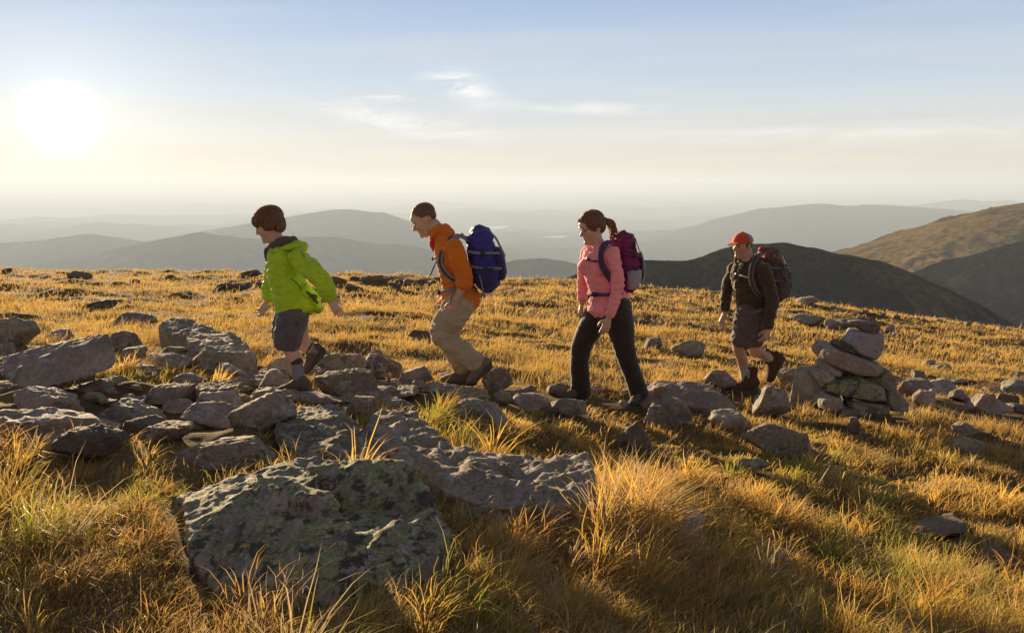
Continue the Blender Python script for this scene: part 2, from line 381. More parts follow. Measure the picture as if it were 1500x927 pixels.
# ------------------------------------------------------------------ far hills and valley
VZ = -950.0
def ridge(name, Yd, pts, wf, wb, mat, amp, ns, gul=0.5, nx=300, nj=80, yslope=0.0, base=VZ-60, pw=0.85, seed=0.0):
    px = np.array([p[0] for p in pts], float); py = np.array([p[1] for p in pts], float)
    X0 = np.linspace(px[0], px[-1], nx)
    PY = np.interp(X0, px, py); k = max(3, nx//90); PY = np.convolve(np.pad(PY, k, mode='edge'), np.ones(2*k+1)/(2*k+1), 'valid')
    Yc = Yd*(1 + yslope*(X0-X0.mean())/1000.0)
    tz = np.array([ray(750, p).z for p in PY]); cz = tz*Yc
    # exact bearing: ray x depends on the row too
    xs = np.array([ray(a, b).x for a, b in zip(X0, PY)])
    J = np.concatenate([-np.linspace(1, 0, nj)**1.25, np.linspace(0, 1, nj//2)[1:]**1.25])
    Y = Yc[:, None] + np.where(J[None, :] < 0, J[None, :]*wf, J[None, :]*wb)
    X = xs[:, None]*Yc[:, None] + 0*Y
    h = np.maximum(cz[:, None]-base, 0)
    Z = cz[:, None] - h*np.abs(J[None, :])**pw
    P = np.stack([X.ravel(), Y.ravel(), np.full(X.size, seed)], 1)
    n = (ridged(P*ns*np.array([1.0, 0.45, 1]), 5)-1.2)*0.6*gul + fbm(P*ns*2.2, 5)*0.5*(1-gul*0.5)
    env = np.clip(np.abs(J)*6, 0.05, 1)[None, :]
    fine = fbm(P*ns*7, 5, 0.6)*0.16
    Z = Z + amp*(n.reshape(X.shape)*env + fine.reshape(X.shape)*np.clip(env, 0.25, 1))
    return tag(link(name, grid_mesh(name, X, Y, Z), mat), kind='structure')

# valley floor with rolling wooded hills out to the horizon
rows = np.geomspace(1500, 90000, 420); cols = np.linspace(-0.95, 0.95, 420)
Yg = np.repeat(rows[:, None], len(cols), 1); Xg = cols[None, :]*Yg
P = np.stack([Xg.ravel(), Yg.ravel(), np.zeros(Xg.size)], 1)
Zg = VZ + 240*(ridged(P/9000.0+2.2, 4).reshape(Xg.shape)-1.3)*np.clip(Yg/25000, 0.35, 1.7) + 60*fbm(P/2500.0, 3).reshape(Xg.shape)
Zg = Zg + np.clip((Yg-32000)/40000, 0, 1)*150
tag(link('valley_floor', grid_mesh('valley_floor', Xg, Yg, Zg), M_forest), kind='structure')

ridge('hills', 900, [(700, 440), (790, 418), (830, 408), (880, 388), (925, 380), (965, 381), (1005, 384), (1030, 376), (1065, 361), (1105, 356), (1150, 356), (1195, 363), (1240, 373), (1290, 383), (1330, 397), (1400, 428), (1450, 455), (1500, 485), (1600, 540)],
      520, 700, M_krumm, 30, 1/190.0, 0.75, base=-420, pw=1.25, nx=520, nj=150)
ridge('hills', 2100, [(1100, 430), (1180, 400), (1262, 373), (1310, 357), (1360, 342), (1400, 329), (1440, 318), (1480, 305), (1520, 296), (1600, 285), (1700, 278), (1850, 276)],
      1500, 1500, M_alp, 34, 1/420.0, 0.6, base=-700, pw=1.7, seed=3, nx=400, nj=150)
ridge('hills', 1500, [(1180, 470), (1300, 415), (1380, 382), (1440, 368), (1500, 352), (1600, 330), (1800, 300)],
      900, 700, M_krumm, 60, 1/380.0, 0.8, base=-600, pw=0.85, seed=5)
ridge('hills', 15000, [(850, 372), (930, 352), (1000, 336), (1045, 321), (1080, 314), (1110, 306), (1150, 303), (1185, 299), (1210, 298), (1240, 302), (1265, 300), (1300, 300), (1350, 304), (1400, 308), (1460, 312), (1560, 322), (1700, 330)],
      5000, 4000, M_forest, 130, 1/2600.0, 0.6, seed=8)
ridge('hills', 24000, [(1250, 312), (1340, 301), (1380, 295), (1410, 292), (1450, 295), (1480, 293), (1520, 300), (1640, 305)],
      5000, 4000, M_forest, 120, 1/3200.0, 0.6, seed=9)
ridge('hills', 11500, [(120, 372), (260, 345), (330, 333), (400, 322), (440, 314), (475, 309), (500, 306), (520, 307), (545, 311), (562, 310), (585, 319), (610, 328), (660, 345), (720, 362), (800, 380)],
      4200, 3500, M_forest, 110, 1/2100.0, 0.6, seed=11)
ridge('hills', 7600, [(-200, 402), (20, 392), (120, 378), (180, 362), (240, 350), (275, 343), (292, 339), (315, 344), (370, 350), (440, 346), (500, 347), (540, 356), (600, 359), (650, 371), (700, 380), (740, 392), (800, 405)],
      2800, 2500, M_forest, 90, 1/1500.0, 0.6, seed=13)
ridge('hills', 5200, [(600, 415), (680, 398), (720, 388), (760, 380), (795, 378), (830, 383), (880, 396), (940, 410)],
      1600, 1500, M_forest, 45, 1/1000.0, 0.5, seed=15)
ridge('hills', 17000, [(-400, 330), (-150, 322), (0, 330), (80, 338), (140, 325), (200, 330), (300, 340), (420, 350)],
      5000, 4000, M_forest, 110, 1/2600.0, 0.6, seed=17)
ridge('hills', 9500, [(-500, 372), (-200, 352), (-40, 358), (60, 352), (130, 342), (200, 352), (300, 365), (420, 380)],
      2800, 2600, M_forest, 80, 1/1800.0, 0.6, seed=19)

# lakes in the valley, smooth water that mirrors the sky
m = new_mat('lake_water'); t = m.node_tree
p = principled(t, (0.55, 0.6, 0.62), 0.25, 1.0); out(t, p.outputs[0]); M_lake = m
def lake(px, py, w, hgt):
    c = at(px, py, -1); z = VZ+130; Y = z/ray(px, py).z; c = ray(px, py)*Y
    n = 40; co = [(c.x, c.y, z)]
    for k in range(n):
        a = 2*math.pi*k/n; r = 1+0.25*math.sin(3*a+px)+0.12*math.sin(7*a)
        co.append((c.x+math.cos(a)*w*r, c.y+math.sin(a)*hgt*r, z))
    me = mesh_np('lake', co, tris=[(0, k+1, (k+1) % n+1) for k in range(n)])
    tag(link('lake', me, M_lake), kind='structure')
lake(722, 333, 330, 600); lake(815, 347, 200, 200)

# ------------------------------------------------------------------ haze: one even volume round everything
HZ = dict(x0=-90000, x1=90000, y0=-40, y1=92000, z0=-1600, z1=260)
me = bpy.data.meshes.new('haze'); bm = bmesh.new(); bmesh.ops.create_cube(bm, size=1)
for v_ in bm.verts:
    v_.co = (HZ['x0'] if v_.co.x < 0 else HZ['x1'], HZ['y0'] if v_.co.y < 0 else HZ['y1'], HZ['z0'] if v_.co.z < 0 else HZ['z1'])
bm.to_mesh(me); bm.free()
m = new_mat('valley_haze'); t = m.node_tree
pv = t.nodes.new('ShaderNodeVolumePrincipled'); pv.inputs['Color'].default_value = (0.62, 0.78, 1.0, 1)
pv.inputs['Density'].default_value = 1.0/17000.0; pv.inputs['Anisotropy'].default_value = 0.14
o_ = t.nodes.new('ShaderNodeOutputMaterial'); t.links.new(pv.outputs[0], o_.inputs['Volume'])
hz = link('haze', me, m, smooth=False); tag(hz, kind='stuff')

# ------------------------------------------------------------------ rocks
def ico(sub):
    bm = bmesh.new(); bmesh.ops.create_icosphere(bm, subdivisions=sub, radius=1)
    co = np.array([v.co[:] for v in bm.verts]); tr = np.array([[v.index for v in f.verts] for f in bm.faces]); bm.free()
    return co, tr
ICO = {k: ico(k) for k in (3, 4, 5, 6)}
OCC_RES = 0.03; OCC_X0, OCC_Y0 = -8.0, 1.0; occ = np.zeros((int(24/OCC_RES), int(20/OCC_RES)), bool)
def mark(co):
    """remember which ground cells a rock covers, so no grass grows through it"""
    z = ground(co[:, 0], co[:, 1])
    c = co[co[:, 2] > z+0.015]
    i = ((c[:, 0]-OCC_X0)/OCC_RES).astype(int); j = ((c[:, 1]-OCC_Y0)/OCC_RES).astype(int)
    ok = (i > 0) & (i < occ.shape[0]-1) & (j > 0) & (j < occ.shape[1]-1)
    occ[i[ok], j[ok]] = True
def rough_up(co, nrm, size, seed, amp=1.0):
    P = co/size
    n = 0.035*fbm(P*1.9+seed, 3) + 0.020*(ridged(P*4.5+seed*2, 5, 0.6)-1.5) + 0.016*fbm(P*13+seed, 4, 0.65)
    return co + nrm*(n*size*amp)[:, None]
def vnormals(co, tr):
    fn = np.cross(co[tr[:, 1]]-co[tr[:, 0]], co[tr[:, 2]]-co[tr[:, 0]])
    vn = np.zeros_like(co)
    for k in range(3): np.add.at(vn, tr[:, k], fn)
    return vn/np.maximum(np.linalg.norm(vn, axis=1), 1e-12)[:, None]
ROCKS = []
def make_rock(px0, px1, py0, py1, label, mat=None, seed=None, Y=None, dr=0.75, tilt=None, name='rock', group=None, cat='rock', flat=None, yaw=None, sub=None, cut=0.5, sink=0.25, level=None, lift=0.0):
    """a boulder seen between these photo columns and rows, resting on the ground"""
    seed = len(ROCKS)+1 if seed is None else seed
    rs = np.random.RandomState(seed*13+5)
    if tilt is None: tilt = rs.uniform(-16, 16)
    cx_ = (px0+px1)/2
    if Y is None:
        g, Yf = pix_ground(cx_, py1)
    else: Yf = Y
    Wd = (px1-px0)*Yf/F
    D = Wd*dr
    Y = Yf + D*0.42
    Wd = (px1-px0)*Y/F
    top = at(cx_, py0, Y)
    bot = at(cx_, py1, Yf)
    if Y is None or True:
        tan = max(0.1, -ray(cx_, (py0+py1)/2).z)
    Hh = top.z + 0.28*D*tan*0 - bot.z
    Hh = max(Hh, 0.22*(py1-py0)*Y/F)
    sk = sink*Hh
    nP = 15
    nr = rs.normal(size=(nP, 3)); nr /= np.linalg.norm(nr, axis=1)[:, None]
    nr[0] = (0.1*rs.normal(), 0.1*rs.normal(), 1); nr[1] = (rs.normal()*0.2, -1, 0.35); nr[2] = (-1, rs.normal()*0.2, 0.3); nr[3] = (1, rs.normal()*0.2, 0.2)
    nr /= np.linalg.norm(nr, axis=1)[:, None]
    d = rs.uniform(cut, 1.0, nP)
    if sub is None: sub = 5 if Wd*F/Y > 60 else (4 if Wd*F/Y > 14 else 3)
    v, tr = ICO[sub]
    dots = v@nr.T
    q = d[None, :]/np.maximum(dots, 0.05)
    kk = 32.0
    r = -np.log(np.exp(-kk*np.minimum(q, 4)).sum(1)+np.exp(-kk*1.25))/kk
    co = v*r[:, None]
    ext = np.abs(co).max(0)
    co = co/np.array([np.ptp(co[:, 0])/2, np.ptp(co[:, 1])/2, np.ptp(co[:, 2])/2])
    co[:, 0] -= (co[:, 0].max()+co[:, 0].min())/2; co[:, 2] -= co[:, 2].max()-1
    full = Hh+sk
    co = co*np.array([Wd/2, D/2, full/2])
    if tilt:
        c_, s_ = math.cos(R(tilt)), math.sin(R(tilt)); x, z = co[:, 0].copy(), co[:, 2].copy()
        co[:, 0] = x*c_+z*s_; co[:, 2] = -x*s_+z*c_
        co[:, 0] *= Wd/np.ptp(co[:, 0]); co[:, 2] *= full/np.ptp(co[:, 2])
    sz = max(Wd, full)*0.8
    vn = vnormals(co, tr); co = rough_up(co, vn, sz, seed*3.7, 1.0)
    co[:, 0] -= (co[:, 0].max()+co[:, 0].min())/2
    co[:, 2] += full/2-co[:, 2].max()
    ctr = np.array([top.x, Y, top.z-full/2+lift])
    me = mesh_np(name, co, tris=tr)
    o = link(name, me, mat or M_rock); o.location = ctr
    tag(o, label, cat, group); ROCKS.append(o)
    mark(co+ctr)
    return o

def hull_rock(hulls, label, mat, size, seed, voxel=0.02, name='boulder', cat='boulder', amp=1.0, smooth=6):
    """a boulder from one or more hulls of world points, welded, worn and pitted"""
    bm = bmesh.new()
    for pts in hulls:
        b = bmesh.new()
        for q in pts: b.verts.new(q)
        r = bmesh.ops.convex_hull(b, input=b.verts[:])
        bmesh.ops.delete(b, geom=[g for g in r['geom_interior'] if isinstance(g, bmesh.types.BMVert)], context='VERTS')
        tmp = bpy.data.meshes.new('t'); b.to_mesh(tmp); bm.from_mesh(tmp); b.free(); bpy.data.meshes.remove(tmp)
    me = remesh(bm, voxel, smooth); n = len(me.vertices)
    co = np.empty(n*3, np.float32); me.vertices.foreach_get('co', co); co = co.reshape(-1, 3).astype(float)
    nr = np.empty(n*3, np.float32); me.vertices.foreach_get('normal', nr); nr = nr.reshape(-1, 3)
    c = co.mean(0)
    co2 = rough_up(co, nr, size, seed, amp)
    # long furrows along the bedding
    P = co.copy(); a = R(-25); P = np.stack([co[:, 0]*math.cos(a)-co[:, 2]*math.sin(a), co[:, 1]*0.6, co[:, 0]*math.sin(a)+co[:, 2]*math.cos(a)], 1)
    fr = ridged(P*np.array([2.2, 2.2, 9.0])+seed, 4)-1.3
    co2 = co2 + nr*(fr*0.012*amp+fbm(co*26+seed, 3)*0.0035*amp)[:, None]
    co2 -= c
    me.vertices.foreach_set('co', co2.astype(np.float32).ravel()); me.update()
    me.name = name
    o = link(name, me, mat); o.location = c; tag(o, label, cat); ROCKS.append(o); mark(co2+c); return o
def remesh(bm, voxel, smooth=4, sfac=0.5, keep=False):
    me = bpy.data.meshes.new('tmp'); bmesh.ops.recalc_face_normals(bm, faces=bm.faces); bm.to_mesh(me); bm.free()
    o = bpy.data.objects.new('tmp', me); COL.objects.link(o)
    r = o.modifiers.new('r', 'REMESH'); r.mode = 'VOXEL'; r.voxel_size = voxel; r.adaptivity = 0
    if smooth:
        s = o.modifiers.new('s', 'SMOOTH'); s.iterations = smooth; s.factor = sfac
    dg = bpy.context.evaluated_depsgraph_get(); dg.update()
    res = bpy.data.meshes.new_from_object(o.evaluated_get(dg))
    bpy.data.objects.remove(o); bpy.data.meshes.remove(me)
    return res
# ------------------------------------------------------------------ the big boulders
def under(pts, dz=0.45):
    return list(pts)+[Vector((p.x, p.y, p.z-dz)) for p in pts]
def A(*l): return [at(*q) for q in l]
hull_rock([under(A((266, 722, 2.92), (330, 708, 2.95), (385, 696, 2.86), (440, 704, 2.8), (478, 726, 2.72), (508, 764, 2.62), (545, 800, 2.52), (530, 852, 2.42), (470, 886, 2.36), (395, 890, 2.36), (312, 866, 2.42), (272, 790, 2.56))),
           under(A((372, 690, 2.84), (388, 690, 2.84), (470, 713, 2.76), (482, 718, 2.72), (516, 768, 2.6), (500, 775, 2.58), (440, 730, 2.66), (380, 712, 2.74)), 0.1),
           under(A((248, 722, 3.05), (300, 706, 3.12), (370, 690, 3.16), (425, 672, 3.25), (470, 690, 3.05), (420, 735, 2.8), (330, 740, 2.8))),
           under(A((405, 684, 3.2), (440, 667, 3.3), (500, 680, 3.2), (565, 672, 3.2), (602, 676, 3.14), (630, 716, 3.0), (655, 752, 2.9), (600, 776, 2.93), (520, 756, 3.0), (440, 712, 3.1))),
           under(A((470, 745, 3.0), (560, 742, 3.02), (640, 762, 2.86), (600, 812, 2.6), (540, 815, 2.55), (480, 790, 2.65))),
           under(A((572, 762, 2.78), (630, 735, 2.86), (668, 768, 2.74), (648, 806, 2.62), (590, 856, 2.46), (530, 850, 2.44), (540, 790, 2.62)))],
          'largest foreground boulder, two-humped and crusted with green and black lichen', M_lichen, 0.9, 2.0, voxel=0.010, amp=0.5, smooth=4)
hull_rock([under(A((405, 640, 3.95), (400, 622, 4.2), (425, 604, 4.5), (450, 590, 4.62), (490, 586, 4.55), (505, 606, 4.3), (470, 660, 3.8), (430, 664, 3.75))),
           under(A((470, 596, 4.5), (495, 590, 4.5), (520, 616, 4.2), (564, 668, 3.74), (545, 680, 3.62), (500, 678, 3.64), (455, 650, 3.85)))],
          'wedge-shaped ridged boulder sloping down right, just behind the two-humped lichen boulder', M_half, 0.7, 5.0, voxel=0.014)
hull_rock([under(A((526, 628, 4.3), (548, 604, 4.6), (578, 597, 4.72), (612, 604, 4.62), (640, 634, 4.25), (672, 655, 4.0), (690, 690, 3.66), (640, 704, 3.5), (585, 672, 3.75), (545, 650, 4.0))),
           under(A((636, 646, 4.08), (700, 661, 3.92), (765, 668, 3.86), (800, 664, 3.88), (800, 730, 3.42), (740, 745, 3.32), (690, 735, 3.36), (630, 706, 3.5))),
           under(A((780, 668, 3.85), (838, 656, 3.95), (866, 664, 3.86), (873, 698, 3.62), (852, 734, 3.4), (800, 745, 3.34), (770, 720, 3.45)))],
          'long low lichen-grey slab of rock running right to the bright grass tussock', M_half, 0.8, 9.0, voxel=0.014)
hull_rock([A((5, 560, 5.0), (30, 568, 4.95), (66, 569, 4.9), (120, 556, 4.9), (166, 540, 4.9), (170, 524, 4.95), (163, 494, 5.1), (158, 489, 5.15), (135, 488, 5.3), (95, 498, 5.45), (17, 518, 5.4), (0, 535, 5.3), (-6, 548, 5.1), (60, 545, 5.5), (150, 530, 5.4))],
          'big smooth-sided boulder tilted up to the right at the left edge of the photo', M_rock, 0.8, 14.0, voxel=0.014, amp=0.55)
hull_rock([under(A((262, 482, 7.6), (300, 474, 7.9), (335, 482, 7.7), (362, 496, 7.3), (374, 516, 6.9), (366, 528, 6.7), (320, 520, 6.7), (280, 505, 6.9))),
           under(A((234, 478, 8.0), (248, 466, 8.2), (272, 464, 8.2), (294, 470, 7.9), (290, 490, 7.5), (250, 490, 7.6)))],
          'long rugged outcrop standing in the grass left of the boy in green', M_half, 0.8, 21.0, voxel=0.022)

# ------------------------------------------------------------------ the other rocks, one thing each: (columns, rows, label, material, options)
RK = [
 (88, 206, 549, 597, 'dark squarish rock wedged beneath the big tilted boulder at the left', M_half, dict(Y=5.0)),
 (8, 114, 570, 618, 'purplish grey wedge rock in front of the big tilted boulder', M_rock, dict(tilt=6, Y=4.3)),
 (-30, 170, 600, 646, 'wide flat dark slab at the left edge below the tilted boulder', M_rock, dict(dr=0.6, Y=3.85)),
 (74, 172, 624, 674, 'dark hollow-faced rock at the head of the left grass bank', M_dark, dict(Y=3.5)),
 (143, 238, 588, 624, 'rounded dark brown rock among the left rock pile, near its middle', M_half, dict(Y=4.35)),
 (216, 284, 561, 596, 'pointed grey rock with pale streaks on its face, left rock pile', M_rock, dict(tilt=-6)),
 (256, 301, 546, 566, 'small pale oblong stone on top of the left rock pile', M_pale, {}),
 (271, 348, 590, 627, 'low pointed purple-grey rock at the right of the left rock pile', M_rock, dict(tilt=5)),
 (292, 353, 571, 602, 'rounded grey rock behind the low pointed purple-grey one', M_half, {}),
 (238, 290, 586, 606, 'flat slab between the pale-streaked rock and the purple-grey one', M_rock, {}),
 (314, 357, 531, 561, 'round knobbly rock with pale flecks below the rugged outcrop', M_speck, {}),
 (341, 362, 552, 564, 'little pale stone beside the round knobbly rock', M_pale, {}),
 (284, 370, 505, 548, 'craggy lichened rock leaning against the foot of the rugged outcrop', M_half, dict(tilt=10)),
 (276, 352, 559, 573, 'thin flat plate of rock lying beside the small pale oblong stone', M_rock, dict(Y=5.0)),
 (168, 232, 456, 482, 'grey-green domed rock in the tall grass behind the left rock pile', M_half, {}),
 (164, 212, 484, 520, 'craggy grey rock just right of the tilted boulder, pitted on top', M_half, {}),
 (176, 210, 508, 528, 'small lichened block in front of the pitted craggy rock', M_half, {}),
 (56, 106, 483, 502, 'low grey rock behind the upper edge of the tilted boulder', M_rock, {}),
 (-14, 58, 463, 508, 'large dark rock half hidden in grass at the left edge', M_half, {}),
 (-12, 20, 503, 528, 'olive rounded rock at the left edge below the large dark rock', M_half, {}),
 (120, 168, 439, 456, 'low brown ledge in the shaded grass of the left meadow', M_dark, {}),
 (208, 276, 517, 545, 'broad sunken grey rock in grass behind the pale-streaked rock', M_half, {}),
 (196, 232, 534, 556, 'small grey stone in bright grass right of the tilted boulder', M_rock, {}),
 (240, 274, 507, 526, 'rounded stone under the orange grass tuft by the outcrop', M_half, {}),
 (250, 402, 643, 696, 'broad shadowed slab behind the left hump of the lichen boulder', M_half, dict(dr=0.5, tilt=-4)),
 (204, 278, 622, 650, 'flat grey slab streaked with light beside the left grass bank', M_rock, {}),
 (172, 232, 612, 640, 'low dark slab between the brown rock and the flat grey slab', M_dark, {}),
 (338, 428, 576, 640, 'long slanting rock rising right toward the boy in green', M_half, dict(tilt=-28, Y=4.2)),
 (394, 430, 521, 549, 'brown rock behind the front shoe of the boy in green', M_rock, {}),
 (380, 425, 543, 577, 'pale-topped bumpy rock left of the front shoe of the boy in green', M_pale, {}),
 (372, 410, 568, 592, 'small brown rock under the pale-topped bumpy one', M_rock, {}),
 (462, 530, 516, 550, 'rough mossy rock behind the raised shoe of the boy in green', M_half, {}),
 (524, 584, 520, 555, 'reddish angular rock between the two boys', M_rock, {}),
 (545, 562, 512, 526, 'small grey stone behind the reddish angular rock', M_half, {}),
 (462, 552, 541, 582, 'broad flat rock in the path right of the boy in green', M_rock, dict(dr=0.6)),
 (404, 516, 568, 600, 'flat brown rock the boy in green is stepping on', M_rock, dict(Y=5.35, dr=0.7)),
 (505, 550, 580, 614, 'smooth rounded red-brown stone between the two ridged boulders', M_rock, {}),
 (582, 632, 535, 566, 'angular grey rock left of the feet of the boy in orange', M_rock, {}),
 (540, 600, 556, 576, 'low dark rock in the path before the angular grey rock', M_dark, {}),
 (622, 720, 560, 596, 'wide grey rock the boy in orange is standing on', M_half, dict(Y=6.25, dr=0.75)),
 (706, 752, 538, 572, 'tall dark rock right behind the heel of the boy in orange', M_rock, {}),
 (655, 744, 586, 622, 'pale rounded rock in grass in front of the boy in orange', M_pale, dict(dr=0.6)),
 (722, 750, 571, 594, 'small upright lichened rock between the boy in orange and the woman', M_half, {}),
 (750, 806, 577, 604, 'low lumpy grey rock left of the foot of the woman', M_rock, {}),
 (800, 834, 561, 582, 'grey rock behind the front shoe of the woman', M_half, {}),
 (802, 862, 582, 612, 'dark blocky rock directly below the front shoe of the woman', M_rock, {}),
 (758, 786, 566, 580, 'little rock in the path between the lumpy rock and the tall dark rock', M_rock, {}),
 (597, 634, 483, 502, 'dark rock in the meadow behind the boy in orange', M_dark, {}),
 (940, 1016, 583, 628, 'large lumpy rock beside the back foot of the woman', M_rock, dict(dr=0.6)),
 (930, 1075, 562, 604, 'wide smooth slab across the path between the woman and the man', M_rock, dict(dr=0.62)),
 (1036, 1094, 602, 630, 'sunlit pale rock in grass in front of the man', M_pale, {}),
 (1082, 1194, 620, 672, 'long half-buried rock running down right in the foreground grass', M_half, dict(tilt=14, dr=0.45)),
 (984, 1036, 740, 800, 'small whitish rock sunk in the dark foreground grass', M_speck, {}),
 (1078, 1126, 672, 694, 'small lichened stone below the long half-buried rock', M_half, {}),
 (902, 958, 618, 660, 'dark stone buried in the grass above the bright tussock', M_dark, {}),
 (1106, 1160, 565, 613, 'squared pale rock right below the boots of the man', M_pale, dict(dr=0.8)),
 (1030, 1078, 542, 568, 'brown rock in grass left of the front boot of the man', M_rock, {}),
 (1160, 1208, 537, 596, 'upright sunlit rock left of the cairn, yellowed with lichen', M_pale, dict(dr=0.8)),
 (1140, 1168, 540, 566, 'small rock behind the squared pale rock', M_half, {}),
 (1400, 1444, 640, 668, 'dark rounded rock in the shaded grass at the right', M_half, {}),
 (1396, 1436, 618, 640, 'low grey rock in the shaded grass right of the cairn', M_rock, {}),
 (1340, 1372, 572, 600, 'dark block to the right of the cairn foot', M_rock, {}),
 (1314, 1366, 556, 584, 'pale-topped angular rock touching the right side of the cairn', M_rock, {}),
 (1356, 1400, 554, 580, 'rounded sunlit rock right of the cairn', M_pale, {}),
 (1390, 1418, 571, 588, 'small brown stone beyond the rounded sunlit rock', M_rock, {}),
 (1416, 1478, 575, 606, 'long low rock beside the bare path at the right', M_rock, dict(tilt=10)),
 (1454, 1496, 574, 602, 'dark boulder at the edge of the bare path', M_dark, {}),
 (1464, 1520, 557, 584, 'pale rock cut by the right edge of the photo', M_pale, {}),
 (1338, 1356, 542, 562, 'little pointed white stone right of the cairn', M_pale, {}),
 (1352, 1372, 527, 541, 'small rock in the meadow above the pointed white stone', M_rock, {}),
 (1366, 1396, 532, 546, 'flattish pale stone in the right meadow', M_pale, {}),
 (1158, 1212, 460, 478, 'line of low rock in the meadow beside the pack of the man', M_half, {}),
 (1207, 1224, 467, 482, 'small round rock behind the cairn, left one of two', M_rock, {}),
 (1221, 1252, 466, 484, 'larger grey rock just behind the top of the cairn', M_half, {}),
 (1292, 1320, 476, 487, 'flat rock in the meadow just right of the cairn top', M_rock, {}),
 (982, 1034, 496, 526, 'sharp dark rock in the meadow between the woman and the man', M_half, {}),
 (944, 972, 494, 512, 'brown stone in the meadow behind the legs of the woman', M_rock, {}),
 (908, 934, 548, 566, 'stone in grass between the legs of the woman and the smooth slab', M_rock, {}),
 (100, 132, 396, 409, 'dark peaked rock on the left skyline', M_dark, {}),
 (346, 382, 395, 409, 'dark peaked rock on the skyline by the head of the boy in green', M_dark, {}),
 (304, 370, 415, 429, 'long low dark rock just below the skyline left of the boy in green', M_dark, dict(dr=0.4)),
 (372, 394, 412, 424, 'dark blocky rock in front of the chest of the boy in green', M_dark, {}),
 (0, 18, 392, 400, 'small dark rock on the skyline at the left edge', M_dark, {}),
 (190, 208, 409, 416, 'small dark stone on the left meadow near the skyline', M_dark, {}),
 (240, 258, 402, 408, 'tiny rock on the skyline between the two peaked ones', M_dark, {}),
 (1166, 1196, 433, 447, 'pale rock on the ridge edge right of the pack of the man', M_pale, {}),
 (478, 510, 404, 420, 'biggest dark rock of the rubble right of the boy in green', M_dark, {}),
 (770, 790, 452, 460, 'small stone in the open meadow between the boy in orange and the woman', M_rock, {}),
 (1240, 1262, 610, 634, 'small dark rock in the grass in front of the cairn', M_dark, {}),
 (1475, 1510, 590, 606, 'reddish stone on the bare path at the right edge', M_rock, {}),
 (1340, 1420, 760, 792, 'dim grey rock deep in the grass at the lower right', M_dark, {}),
 (1430, 1500, 800, 850, 'dark rock deep in the grass in the lower right corner', M_dark, {}),
 (604, 622, 556, 572, 'little rock between the angular grey rock and the orange-shirted boy', M_half, {}),
]
for r in RK:
    wx = (r[1]-r[0])*0.06 if (r[3] > 520 and r[0] < 620) else 0
    make_rock(r[0]-wx, r[1]+wx, r[2], r[3], r[4], r[5], **r[6])
# rubble on the skyline between the boys
rs = np.random.RandomState(4)
for k in range(16):
    a = 500+k*9.0+rs.uniform(-5, 5); w_ = rs.uniform(8, 24); y_ = 407+rs.uniform(0, 14)+k*0.1
    make_rock(a, a+w_, y_-w_*0.3, y_+2, 'small dark rock in the rubble strip on the skyline between the two boys', M_dark, group='rubble on the skyline')
for k in range(14):
    a = 1195+k*22+rs.uniform(-8, 8); w_ = rs.uniform(5, 14); base_ = 449+(a-1200)*0.123+rs.uniform(1, 5)
    make_rock(a, a+w_, base_-w_*0.45, base_+1, 'small stone on the right edge of the ridge against the dark slope', M_rock, group='stones on the ridge edge')
for k in range(46):
    px = rs.uniform(760, 1500); py = rs.uniform(445, 560) + max(0, px-1200)*0.08
    w_ = rs.uniform(6, 17)*(py-380)/120
    make_rock(px, px+w_, py-w_*0.35, py, 'small stone half sunk in the golden meadow behind the hikers', M_rock if k % 3 else M_pale, group='stones sunk in the far meadow')
for k in range(60):
    px = rs.uniform(215, 1320); py = 568+rs.uniform(-14, 34)
    if px < 420: py += 15
    w_ = rs.uniform(10, 26)
    make_rock(px, px+w_, py-w_*0.5, py, 'small loose stone of the rocky path under the hikers', (M_rock, M_half, M_pale)[k % 3], group='loose stones of the rocky path')
for k in range(26):
    px = rs.uniform(0, 330); py = rs.uniform(545, 640); w_ = rs.uniform(14, 34)
    make_rock(px, px+w_, py-w_*0.5, py, 'small stone filling a gap of the left rock pile', (M_rock, M_half, M_dark)[k % 3], group='gap stones of the left rock pile')

for k in range(34):
    px = rs.uniform(-20, 590); py = rs.uniform(528, 640) if px < 330 else rs.uniform(540, 600); w_ = rs.uniform(45, 95)
    make_rock(px-w_/2, px+w_/2, py-w_*0.20, py, 'flat slab bedded between the larger rocks, left pile or path', (M_rock, M_half, M_rock, M_dark)[k % 4], dr=0.85, group='flat slabs bedded in the left pile and path', tilt=rs.uniform(-5, 5), sink=0.8)
# ------------------------------------------------------------------ the cairn, every stone a thing
G_ = 'stones of the cairn'
def slab(corners, Yf, depth, label, mat, seed, amp=0.8, cat='stone'):
    """stacked cairn stone from its outline in the photo, with real depth"""
    f = [at(x, y, Yf) for x, y in corners]
    c = sum(f, Vector())/len(f)
    back = [Vector((p.x*0.92+c.x*0.08+depth*0.1, p.y+depth, p.z*0.9+c.z*0.1)) for p in f]
    midf = [c+(p-c)*1.0+Vector((0, depth*0.15, 0)) for p in f]
    fr = [c+(p-c)*0.82+Vector((0, -0.02, 0)) for p in f]
    o = hull_rock([midf+back+fr], label, mat, 0.25, seed, voxel=0.014, name='cairn_stone', cat=cat, amp=amp*0.6, smooth=1)
    o['group'] = G_; return o
YC = 7.75
slab([(1229, 600), (1236, 598), (1277, 602), (1276, 612), (1230, 613)], YC-0.05, 0.4, 'buried flat stone at the very foot of the cairn', M_rock, 31)
slab([(1244, 590), (1262, 586), (1309, 596), (1308, 610), (1280, 608), (1246, 602)], YC, 0.45, 'long thin stone under the broad lichened slab of the cairn', M_half, 32)
slab([(1202, 588), (1215, 578), (1236, 582), (1240, 600), (1222, 606), (1203, 600)], YC, 0.4, 'knobbly pale stone at the left foot of the cairn', M_pale, 33)
